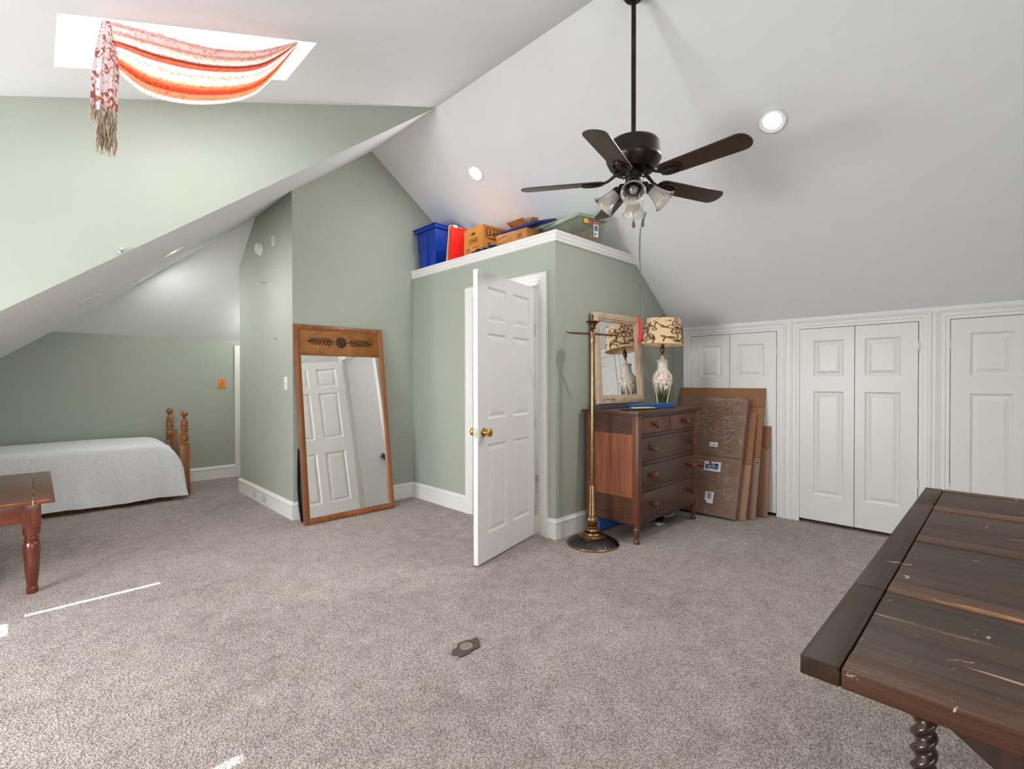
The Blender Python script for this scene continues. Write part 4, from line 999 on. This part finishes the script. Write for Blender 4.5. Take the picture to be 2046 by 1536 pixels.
mb = MB(); mb.lathe([(.021, .146), (.030, .152), (.040, .168), (.044, .182), (.041, .200), (.032, .212), (.034, .215)], 96, rm=lambda t, z: 1+.07*abs(math.sin(5*t+z*18))+.02*math.sin(30*t)); mb.build('leaf_knop', M['brass'], fl)
mb = MB(); mb.lathe([(.029, .214), (.029, .222), (.0265, .230), (.0195, .44), (.018, .446)], 96, rm=lambda t, z: 1+.05*math.cos(16*t)); mb.build('fluted_column', M['brass'], fl)
mb = MB(); mb.lathe([(.0168, .446), (.0168, 1.575)], 28); mb.build('pole', M['brass'], fl)
mb = MB(); mb.lathe([(.019, 1.535), (.0205, 1.54), (.0205, 1.622), (.018, 1.626), (.009, 1.632)], 28); mb.build('arm_socket', M['brass'], fl)
rd = Vector((.714, -.701, 0))
mb = MB(); mb.tube([rd*-.205+Vector((0, 0, 1.632)), rd*-.195+Vector((0, 0, 1.620)), rd*-.17+Vector((0, 0, 1.614)), rd*-.1+Vector((0, 0, 1.612)), Vector((0, 0, 1.607)), rd*.1+Vector((0, 0, 1.600)), rd*.17+Vector((0, 0, 1.595)), rd*.197+Vector((0, 0, 1.597)), rd*.207+Vector((0, 0, 1.606))], [.002, .004, .007, .008, .0085, .008, .007, .004, .0015], 12); mb.build('cross_arm', M['brassd'], fl)
mb = MB(); mb.lathe([(.010, 1.632), (.009, 1.640), (.024, 1.646), (.026, 1.650), (.021, 1.656), (.024, 1.675), (.036, 1.692), (.049, 1.698), (.049, 1.704), (.024, 1.705), (.010, 1.708), (.008, 1.73), (.005, 1.735)], 64, rm=lambda t, z: 1+(.13*math.cos(8*t) if z > 1.66 and z < 1.7 else 0)); mb.build('leaf_cup', M['brassd'], fl)
mb = MB(); mb.lathe([(.004, 1.735), (.010, 1.739), (.010, 1.744), (.004, 1.748), (.003, 1.757)], 16); mb.build('finial', M['brassd'], fl)

# ------------------------------------------------------------------ dresser
dr = thing('dresser', 'reddish brown wooden chest of five drawers on turned legs', 'dresser', (3.25, 1.951, 0))
DW, DD = 1.005, .485
mb = MB(); mb.box(.01, DW-.01, .012, DD, .16, .988); mb.build('carcass', M['drawer'], dr)
mb = MB(); mb.box(-.035, DW+.045, -.024, DD+.02, .990, 1.016, .006); mb.box(-.012, DW+.012, -.008, DD+.005, .980, .991, .003); mb.build('top', M['dtop'], dr)
for x in (0, DW-.052):
    for y in (0, DD-.05):
        mb = MB(); mb.box(x, x+.052, y, y+.05, .155, .985, .003)
        cx, cy = x+.026, y+.025; T_ = Matrix.Translation((cx, cy, 0))
        mb.lathe([(.018, 0), (.024, .006), (.025, .018), (.020, .030), (.014, .040), (.018, .055), (.025, .085), (.026, .105), (.020, .122), (.024, .128), (.022, .134), (.025, .140), (.026, .156)], 28, T_); mb.build('leg', M['cherry'], dr)
for x in (-.001, DW-.021):
    mb = MB(); mb.box(x+.002, x+.020, .05, DD-.05, .836, .985); mb.build('side_rail', M['cherryx'], dr)
    mb = MB(); mb.box(x+.006, x+.018, .05, DD-.05, .345, .84); mb.build('side_panel', M['cherryside'], dr)
    mb = MB(); mb.box(x+.002, x+.020, .05, DD-.05, .145, .348); mb.build('side_rail', M['cherryx'], dr)
for z0, z1 in ((.967, .985), (.812, .836), (.597, .620), (.388, .412), (.150, .163)):
    mb = MB(); mb.box(.052, DW-.052, .003, .03, z0, z1, .002); mb.build('front_rail', M['drawer'], dr)
mb = MB(); mb.box(.487, .507, .003, .03, .836, .967, .002); mb.build('front_rail', M['drawer_top'], dr)
DWS = [(.054, .485, .839, .964, (.245,)), (.509, .951, .839, .964, (.745,)), (.054, .951, .623, .809, (.21, .865)), (.054, .951, .415, .594, (.21, .865)), (.054, .951, .166, .385, (.225, .88))]
for i, (x0, x1, z0, z1, ks) in enumerate(DWS):
    mb = MB(); mb.box(x0, x1, -.001, .02, z0, z1, .003); d = mb.build('drawer', M['drawer_top'] if i < 2 else M['drawer'], dr)
    for k in ks:
        mb = MB(); mb.lathe([(.015, 0), (.016, .004), (.012, .008), (.012, .014), (.022, .020), (.0285, .029), (.0275, .038), (.019, .044), (.009, .045), (.002, .044)], 28, axis_z((k, -.001, (z0+z1)/2+.004), (0, -1, 0))); mb.build('knob', M['knob'], d)
    mb = MB(); kx = (x0+x1)/2; mb.lathe([(.004, 0), (.0035, .0012)], 10, axis_z((kx, -.001, z1-.03), (0, -1, 0))); mb.box(kx-.0012, kx+.0012, -.0018, 0, z1-.045, z1-.03); mb.build('keyhole', M['black'], d)
# things under the dresser
mb = MB()
mb.box(3.30, 3.78, 2.34, 2.44, .002, .115, .02, seg=3); o = mb.build('fabric_bag', M['bluecloth'])
tag(o, 'folded blue fabric bag on the carpet under the dresser', 'bag')
def shoe(loc, rz, label, M0):
    t = thing('shoe', label, 'shoe', loc, rz, 'shoes under the dresser')
    mb = MB(); pts = [(.115*math.cos(a)*(1.05 if math.cos(a) > 0 else 1), (.040+.006*math.cos(a))*math.sin(a)) for a in [2*PI*k/28 for k in range(28)]]
    mb.prism(pts, .022, Matrix.Translation((0, 0, .002)), bev=.004); mb.build('sole', M['greylt'], t)
    mb = MB()
    def up(u, v):
        a = PI*v; x = -.02+.13*u; w = .040*(1-.75*max(0, u-.5)**1.5*2); return Vector((x, w*math.cos(a), .022+.045*math.sin(a)*(1-.6*u)))
    mb.grid(up, 10, 12, uv=False); o2 = mb.build('upper', M0, t, smooth=60, recalc=False); s2 = o2.modifiers.new('t', 'SOLIDIFY'); s2.thickness = .004
shoe((3.93, 2.14, 0), math.radians(205), 'dark shoe with white sole under the middle of the dresser', M['black'])
shoe((4.13, 2.20, 0), math.radians(160), 'dark shoe under the right end of the dresser', M['bronze'])

# ------------------------------------------------------------------ on the dresser
DTZ = 1.0165
t = thing('slate_board', 'dark slate blue board lying under the framed mirror on the dresser', 'board', (3.30, 2.33, DTZ), math.radians(-4))
mb = MB(); mb.box(0, .62, 0, .12, 0, .012, .003); mb.build('board', M['slate'], t); 
mb = MB(); mb.box(.01, .60, .005, .115, .012, .030, .003); mb.build('upper_board', M['slate'], t)
ta = math.radians(-4.4); tl_ = math.atan2(.055, .79)
x_ = Vector((math.cos(ta), math.sin(ta), 0)); y_ = Vector((-math.sin(ta), math.cos(ta), 0)); z_ = (Vector((0, 0, 1))*math.cos(tl_)+y_*math.sin(tl_)); y2 = z_.cross(x_)
t = thing('framed_mirror', 'cream painted framed mirror leaning on the wall on top of the dresser', 'mirror', M=basis((3.335, 2.375, DTZ+.034), x_, y2, z_))
W2, H2 = .655, .785
mb = MB(); mb.frame(W2, H2, [(0, .028), (0, .004), (.006, -.006), (.030, -.014), (.052, -.008), (.060, .002), (.068, .0), (.078, .012), (.078, .024)]); mb.box(.01, W2-.01, .016, .028, .01, H2-.01)
for k in range(26):     # dark chips on the lower rail
    bx = random.choice((.09, .14, .18, .36))+random.uniform(-.03, .03); bz = .035+random.uniform(-.012, .012); mb.sphere((bx, -.0125, bz), random.uniform(.003, .006), 6, 1, sc=(1.6, .25, 1))
mb.build('frame', [M['cream_frame'], M['petal']], t, smooth=30)
mb = MB(); mb.poly([(.076, .0155, .076), (W2-.076, .0155, .076), (W2-.076, .0155, H2-.076), (.076, .0155, H2-.076)]); mb.build('mirror_glass', M['mirror'], t, smooth=0)
# table lamp
tl = thing('table_lamp', 'cream porcelain iris lamp with a floral crewel shade on the dresser', 'table lamp', (4.02, 2.165, DTZ))
vp = [(.050, 0), (.055, .006), (.055, .02), (.058, .06), (.070, .12), (.082, .18), (.088, .225), (.088, .255), (.080, .285), (.062, .312), (.048, .330), (.043, .35), (.043, .395), (.047, .405), (.053, .410), (.052, .415), (.040, .417)]
def vr(z):
    for (r0, z0), (r1, z1) in zip(vp, vp[1:]):
        if z0 <= z <= z1: return r0+(r1-r0)*((z-z0)/max(1e-6, z1-z0))
    return vp[-1][0]
mb = MB(); mb.lathe(vp, 48)
def vsurf(a, z, o=.0012):
    r = vr(z)+o; return Vector((r*math.cos(a), r*math.sin(a), z))
def strip(mb, surf, path, w, mi):   # path [(a,z)], widths list in metres
    n = len(path); L = []
    for i, (a, z) in enumerate(path):
        a0, z0 = path[max(0, i-1)]; a1, z1 = path[min(n-1, i+1)]; rr = .07
        tx, tz = (a1-a0)*rr, z1-z0; l = math.hypot(tx, tz) or 1; ww = w[i] if isinstance(w, list) else w
        nx, nz = -tz/l*ww/rr, tx/l*ww; L.append((surf(a+nx, z+nz), surf(a-nx, z-nz)))
    for p, q in zip(L, L[1:]): mb.mesh([p[0], p[1], q[1], q[0]], [(0, 1, 2, 3)], None, mi)
def blob(mb, surf, a, z, ra, rz, mi, n=14, rot=0, tip=0):
    pts = []
    for k in range(n):
        t = 2*PI*k/n; u, v = ra*math.cos(t), rz*math.sin(t)*(1-tip*max(0, math.cos(t))); cu, sv = u*math.cos(rot)-v*math.sin(rot), u*math.sin(rot)+v*math.cos(rot)
        pts.append(surf(a+cu/.07, z+sv))
    c = surf(a, z); mb.mesh([c]+pts, [(0, 1+k, 1+(k+1) % n) for k in range(n)], None, mi)
camA = math.atan2(-2.165, -4.02)
for (a, z0, z1, bend, w, c) in ((-.55, .01, .17, -.35, .006, 1), (-.35, .01, .21, -.25, .0065, 1), (-.15, .01, .16, -.1, .006, 1), (.05, .01, .20, .05, .007, 1), (.25, .01, .15, .12, .006, 1), (.40, .01, .22, .25, .0055, 1), (.6, .01, .18, .35, .006, 1), (.15, .01, .13, .22, .006, 4), (.75, .01, .14, .3, .005, 4), (-.7, .02, .13, -.3, .005, 1), (1.5, .01, .2, .3, .006, 1), (1.8, .01, .18, -.2, .006, 1), (2.3, .01, .19, -.3, .006, 1), (-1.6, .01, .2, .3, .006, 1), (-2.0, .01, .16, -.2, .006, 1)):
    n_ = 10; path = [(camA+a*.75+bend*(k/n_)**2, z0+(z1-z0)*1.12*k/n_) for k in range(n_+1)]
    strip(mb, lambda A, Z: vsurf(A, Z, .0018), path, [1.25*w*(1-.9*(k/n_)**2) for k in range(n_+1)], c)
for (a, z, s_, c) in ((-.18, .235, 1.0, 2), (.42, .20, 1.15, 3), (-.62, .25, .7, 3), (.75, .235, .7, 3), (.15, .285, .6, 2), (1.7, .23, 1.0, 2), (-1.7, .23, 1.0, 3)):
    for k in range(6):
        t = 2*PI*k/6+.3; blob(mb, lambda A, Z: vsurf(A, Z, .0022), camA+a+.020*s_*math.cos(t)/.085, z+.022*s_*math.sin(t), .017*s_, .010*s_, c if k % 2 else (2 if c == 3 else 3), rot=t)
    blob(mb, lambda A, Z: vsurf(A, Z, .0028), camA+a, z, .006*s_, .008*s_, 4)
for a, z in ((-.45, .29), (.6, .275), (.05, .30), (-.75, .265)): strip(mb, lambda A, Z: vsurf(A, Z, .0018), [(camA+a, z-.03), (camA+a+.06, z), (camA+a+.10, z+.015)], [.001, .005, .001], 4)
mb.build('vase', [M['vase'], M['irisleaf'], M['iris'], M['irispink'], M['irisbr']], tl)
mb = MB(); mb.lathe([(.040, .416), (.030, .424), (.014, .434), (.011, .452), (.008, .456)], 28); mb.build('neck_cap', M['vase'], tl)
mb = MB(); mb.lathe([(.008, .452), (.010, .470), (.008, .478), (.016, .486), (.019, .50), (.019, .525), (.014, .54), (.012, .56)], 24); mb.tube([(0, 0, .505), (-.02, .008, .505), (-.04, .014, .505)], .0022, 8); mb.build('socket', M['brassd'], tl)
mb = MB()
for sgn in (-1, 1): mb.tube([rd*(sgn*.02)+Vector((0, 0, .54)), rd*(sgn*.055)+Vector((0, 0, .60)), rd*(sgn*.06)+Vector((0, 0, .68)), rd*(sgn*.03)+Vector((0, 0, .76)), Vector((0, 0, .785))], .0022, 8)
mb.build('harp', M['brass'], tl)
sb, stp, rb, rt = .553, .782, .182, .149
tilt = Matrix.Translation((0, 0, .67)) @ Matrix.Rotation(math.radians(3.0), 4, Vector((.701, .714, 0))) @ Matrix.Translation((0, 0, -.67))
mb = MB(); mb.lathe([(rb, sb), (rb+.002, sb+.004), (rb-.003, sb+.008), (rt+.003, stp-.008), (rt+.002, stp-.004), (rt, stp)], 72, tilt, caps=False); mb.lathe([(rb-.002, sb), (rt-.002, stp)], 72, tilt, caps=False)
mb.lathe([(rt-.002, stp-.004), (.02, stp-.003)], 12, tilt @ Matrix.Diagonal((1, 1, 1, 1)), caps=False) if 0 else None
def ssurf(a, z, o=.002):
    r = rb+(rt-rb)*(z-sb)/(stp-sb)+o; return tilt @ Vector((r*math.cos(a), r*math.sin(a), z))
def vine(a0, z0, flip=1, s_=1.0, shift=0):
    P = lambda u, v: (camA+a0+flip*u*s_/.165, z0+v*s_)
    main = [P(-.09, -.03), P(-.08, .01), P(-.055, .045), P(-.02, .06), P(.01, .05), P(.03, .03), P(.06, .02), P(.085, .008)]
    strip(mb, ssurf, main, .0028, 1); strip(mb, ssurf, [P(-.02, .06), P(.02, .07), P(.045, .088)], .0022, 1); strip(mb, ssurf, [P(.005, .05), P(.0, .02), P(.0, -.005)], .0022, 1)
    strip(mb, ssurf, [P(-.055, .045), P(-.06, .0), P(-.075, -.05), P(-.06, -.09)], .0025, 1)
    blob(mb, ssurf, *P(.095, .002), .022*s_, .009*s_, 2, rot=-.4*flip, tip=.6); blob(mb, ssurf, *P(-.035, .012), .014*s_, .007*s_, 2, rot=2.4, tip=.5)
    blob(mb, ssurf, *P(0, -.018), .011*s_, .012*s_, 3); blob(mb, lambda A, Z: ssurf(A, Z, .003), *P(0, -.018), .006*s_, .007*s_, 0); blob(mb, ssurf, *P(.055, .095), .014*s_, .006*s_, 2, rot=.5)
def flower(a0, z0, s_=1.0):
    for k in range(5):
        t = 2*PI*k/5+.5; A, Z = camA+a0+.026*s_*math.cos(t)/.165, z0+.026*s_*math.sin(t)
        blob(mb, ssurf, A, Z, .022*s_, .015*s_, 3, rot=t); blob(mb, lambda A, Z: ssurf(A, Z, .003), A, Z, .017*s_, .010*s_, 0, rot=t)
        for j in (-.5, 0, .5): strip(mb, lambda A, Z: ssurf(A, Z, .0036), [(camA+a0+.01*s_*math.cos(t)/.165, z0+.01*s_*math.sin(t)), (camA+a0+.038*s_*math.cos(t+j*.35)/.165, z0+.038*s_*math.sin(t+j*.35))], .0016, 2)
    blob(mb, lambda A, Z: ssurf(A, Z, .004), camA+a0, z0, .009*s_, .009*s_, 3)
for k, base in enumerate((0, 2.1, 4.2)):
    vine(base-.42, .695, 1, .95); flower(base+.80, .695, 1.25); vine(base-1.0+.35, .60, -1, .55)
    strip(mb, ssurf, [(camA+base+.05, .57), (camA+base+.12, .60), (camA+base+.28, .612), (camA+base+.42, .607)], .0026, 1); blob(mb, ssurf, camA+base+.47, .607, .016, .012, 2); blob(mb, ssurf, camA+base+.06, .615, .015, .008, 2, rot=2.5, tip=.5)
    strip(mb, ssurf, [(camA+base+.80, .73), (camA+base+.72, .755), (camA+base+.70, .78)], .0026, 1); strip(mb, ssurf, [(camA+base+.84, .73), (camA+base+.90, .755), (camA+base+.88, .78)], .0026, 1)
    blob(mb, ssurf, camA+base+.38, .755, .022, .006, 1, rot=.25); strip(mb, ssurf, [(camA+base+.80, .66), (camA+base+.84, .63), (camA+base+.78, .585)], .0026, 1); blob(mb, ssurf, camA+base+.84, .583, .022, .008, 1)
    strip(mb, ssurf, [(camA+base-.9, .56), (camA+base-.78, .59), (camA+base-.62, .585), (camA+base-.5, .6)], .0026, 1)
mb.build('lamp_shade', [M['shade'], M['vine'], M['leafol'], M['petal']], tl, smooth=60)
mb = MB(); mb.tube([tilt @ Vector((rt*math.cos(a), rt*math.sin(a), stp-.006)) for a in (0.3, 0.3+PI)], .0018, 6); mb.tube([tilt @ Vector((rt*math.cos(a), rt*math.sin(a), stp-.006)) for a in (0.3+PI/2, 0.3+3*PI/2)], .0018, 6); mb.build('shade_spider', M['brassd'], tl)
mb = MB(); mb.lathe([(.004, .782), (.006, .79), (.012, .797), (.015, .806), (.013, .815), (.006, .822), (.001, .824)], 20, tilt); mb.build('finial', M['brassd'], tl)
# folder, envelope and blue box
t = thing('black_folder', 'flat black folder lying on the dresser beneath the cream envelope', 'folder', (3.28, 2.075, DTZ), math.radians(-20))
mb = MB(); mb.box(0, .33, 0, .085, 0, .010, .003); mb.build('cover', M['black'], t)
mb = MB(); mb.box(.006, .324, .004, .081, .003, .007); mb.build('sheets', M['paper'], t)
t = thing('envelope', 'cream envelope on the black folder in front of the blue box', 'envelope', (3.385, 2.042, DTZ+.011), math.radians(-19))
mb = MB(); mb.box(0, .19, 0, .075, 0, .008, .002); mb.build('body', M['cream_paper'], t)
mb = MB(); mb.prism([(0, .075), (.19, .075), (.095, .03)], .001, Matrix.Translation((0, 0, .008))); mb.build('flap', M['cream_paper'], t)
t = thing('flat_box', 'flat blue box lying in front of the table lamp on the dresser', 'box', (3.49, 2.135, DTZ), math.radians(-14.6))
mb = MB(); mb.box(0, .475, 0, .07, 0, .022, .006); mb.build('base', M['bluebox'], t)
mb = MB(); mb.box(-.003, .478, -.003, .073, .018, .042, .008); mb.build('lid', M['bluebox'], t)

# ------------------------------------------------------------------ cardboard at the knee wall
def leaning(name, label, cat, p0, xt, H, w, th):
    dx = xt-p0[0]; a = math.asin(dx/H); h = (math.sin(a), 0, math.cos(a)); n = (math.cos(a), 0, -math.sin(a))   # n = into the stack
    return thing(name, label, cat, M=basis((p0[0], p0[1], .003+th*math.sin(a)), (0, 1, 0), n, h)), H
t, H = leaning('wrapped_panel', 'flat cardboard package in clear stretch wrap leaning beside the dresser', 'package', (4.394, 1.668), 4.70, 1.112, .66, .05)
mb = MB(); mb.box(.004, .66, 0, .05, .004, .545, .010); mb.box(.004, .66, 0, .05, .548, 1.10, .010); mb.build('carton', M['card'], t)
mb = MB(); mb.box(0, .665, -.004, .055, 0, 1.106, .022, seg=4)
mb.tube([(.03+.18*u, -.006-.003*math.sin(9*u), .93-.16*math.sin(PI*u)+.05*u) for u in [k/14 for k in range(15)]], [.002+.006*math.sin(PI*k/14) for k in range(15)], 8, flat=.5)
mb.tube([(.21-.12*u, -.006, .98+.05*math.sin(PI*u)-.06*u) for u in [k/10 for k in range(11)]], .005, 8, flat=.5)
mb.tube([(.05+.55*u, .02, 1.108+.006*math.sin(17*u)) for u in [k/30 for k in range(31)]], [.006+.005*math.sin(11*k) for k in range(31)], 8)
wr = mb.build('stretch_wrap', M['wrap'], t, smooth=60)
# local x runs away from the viewer's right: x=0 is the right edge in the picture
def label(x0, x1, z0, z1, bars, nm='shipping_label', poly=None):
    mb = MB()
    if poly: mb.prism(poly, .001, basis((0, -.0048, 0), (1, 0, 0), (0, 0, 1), (0, -1, 0)))
    else: mb.box(x0, x1, -.0062, -.0050, z0, z1)
    for (a, b, c, d, mi) in bars: mb.box(x0+(x1-x0)*a, x0+(x1-x0)*b, -.0070, -.0062, z0+(z1-z0)*c, z0+(z1-z0)*d, mi=mi)
    return mb.build(nm, [M['paper'], M['inkblue'], M['black'], M['card']], t)
label(.23, .305, .632, .675, [(.25, .5, .35, .55, 2), (.6, .85, .25, .35, 1)])
label(.178, .425, .403, .490, [(.62, .99, .02, .98, 3), (.66, .9, .3, .45, 2), (.08, .25, .2, .85, 1), (.26, .42, .25, .5, 1), (.27, .45, .55, .8, 1), (.36, .44, .82, .99, 2), (.10, .22, .65, .85, 2), (.45, .58, .2, .7, 1)])
label(.22, .285, .115, .21, [(.2, .8, .35+.1*k, .41+.1*k, 1) for k in range(6)], poly=[(.213, .108), (.262, .108), (.290, .140), (.290, .212), (.213, .212)])
def sheet(name, lbl, p0, xt, H, w, th, cols, splits, notch=0):
    t, H = leaning(name, lbl, 'cardboard', p0, xt, H, w, th)
    zs = [0]+splits+[H]
    mb = MB()
    for k in range(len(zs)-1): mb.box(0, w, 0, th, zs[k]+.0015, zs[k+1]-.0015, .002, mi=k % len(cols))
    if notch: mb.sphere((.02, .0, splits[0]-.04), .008, 8, len(cols), sc=(1, .3, 1))
    mb.build('sheet', cols+[M['dark']], t)
sheet('cardboard_sheet', 'narrow tan cardboard strip standing just right of the wrapped package', (4.475, 1.612), 4.752, .98, .60, .010, [M['card2'], M['card']], [.50])
sheet('cardboard_sheet', 'tallest brown cardboard sheet leaning at the back behind the wrapped package', (4.57, 1.562), 4.822, 1.20, .83, .012, [M['card3'], M['card'], M['card']], [.55, 1.02], 1)
sheet('cardboard_sheet', 'shortest cardboard sheet at the right of the stack against the closet door', (4.735, 1.516), 4.828, .83, .42, .012, [M['card2'], M['card']], [.62])

# ------------------------------------------------------------------ lights
def area(name, M4, sx, sy, e, col=(1, 1, 1)):
    L = bpy.data.lights.new(name, 'AREA'); L.shape = 'RECTANGLE'; L.size = sx; L.size_y = sy; L.energy = e; L.color = col
    o = bpy.data.objects.new(name, L); COL.objects.link(o); o.matrix_world = M4; return o
# area lights added indoors at the two unseen windows, in place of daylight
area('fill_gable_window', basis(((WF[0]+WF[1])/2, YF+.03, (WF[2]+WF[3])/2), (-1, 0, 0), (0, 0, 1), (0, -1, 0)), WF[1]-WF[0]-.1, WF[3]-WF[2]-.1, 24, (.95, .975, 1))
area('fill_dormer_window', basis((XD+.03, (WL[0]+WL[1])/2, (WL[2]+WL[3])/2), (0, -1, 0), (0, 0, 1), (-1, 0, 0)), WL[1]-WL[0]-.1, WL[3]-WL[2]-.1, 98, (.95, .975, 1))
ctr = skp((SKY[0]+SKY[1])/2, (SKY[2]+SKY[3])/2, H-.05 if False else .27)
area('daylight_skylight', axis_z(ctr, nS) @ Matrix.Rotation(PI/2, 4, 'Z'), .40, .95, 18, (.97, .985, 1))
sun = bpy.data.lights.new('sun', 'SUN'); sun.energy = 30; sun.angle = .004; sun.color = (1, .96, .9)
so = bpy.data.objects.new('sun', sun); COL.objects.link(so)
so.matrix_world = axis_z((-4, 2, 4), -Vector((math.cos(math.radians(33))*math.cos(math.radians(1.5)), math.cos(math.radians(33))*math.sin(math.radians(1.5)), -math.sin(math.radians(33)))))
cl = bpy.data.lights.new('stair_fill_light', 'POINT'); cl.energy = 15; cl.shadow_soft_size = .25; co = bpy.data.objects.new('stair_fill_light', cl); COL.objects.link(co); co.location = (4.3, 2.85, 1.95)  # unseen lamp added to brighten the inside of the stair box
w = bpy.data.worlds.new('world'); SC.world = w; w.use_nodes = True
bg = w.node_tree.nodes['Background']; bg.inputs['Color'].default_value = (.93, .96, 1, 1); bg.inputs['Strength'].default_value = 1.5

# ------------------------------------------------------------------ camera
yaw, pitch, roll, F = .7763, -.0078, -.0010, 970.14
cy, sy, cp, sp = math.cos(yaw), math.sin(yaw), math.cos(pitch), math.sin(pitch)
f = Vector((sy*cp, cy*cp, sp)); r = Vector((cy, -sy, 0)); u = r.cross(f)
r2 = r*math.cos(roll)+u*math.sin(roll); u2 = -r*math.sin(roll)+u*math.cos(roll)
cam = bpy.data.cameras.new('camera'); cam.sensor_fit = 'HORIZONTAL'; cam.sensor_width = 36; cam.lens = F/2046*36; cam.clip_start = .02
cob = bpy.data.objects.new('camera', cam); COL.objects.link(cob); cob.matrix_world = basis((0, 0, 1.25), r2, u2, -f)
SC.camera = cob
SC.view_settings.view_transform = 'Standard'; SC.view_settings.look = 'None'; SC.view_settings.gamma = 1; SC.view_settings.exposure = 0.12
SC.view_settings.use_curve_mapping = False
SC.cycles.use_denoising = True
SC.cycles.max_bounces = 10; SC.cycles.diffuse_bounces = 6; SC.cycles.transparent_max_bounces = 12
SC.cycles.sample_clamp_indirect = 6
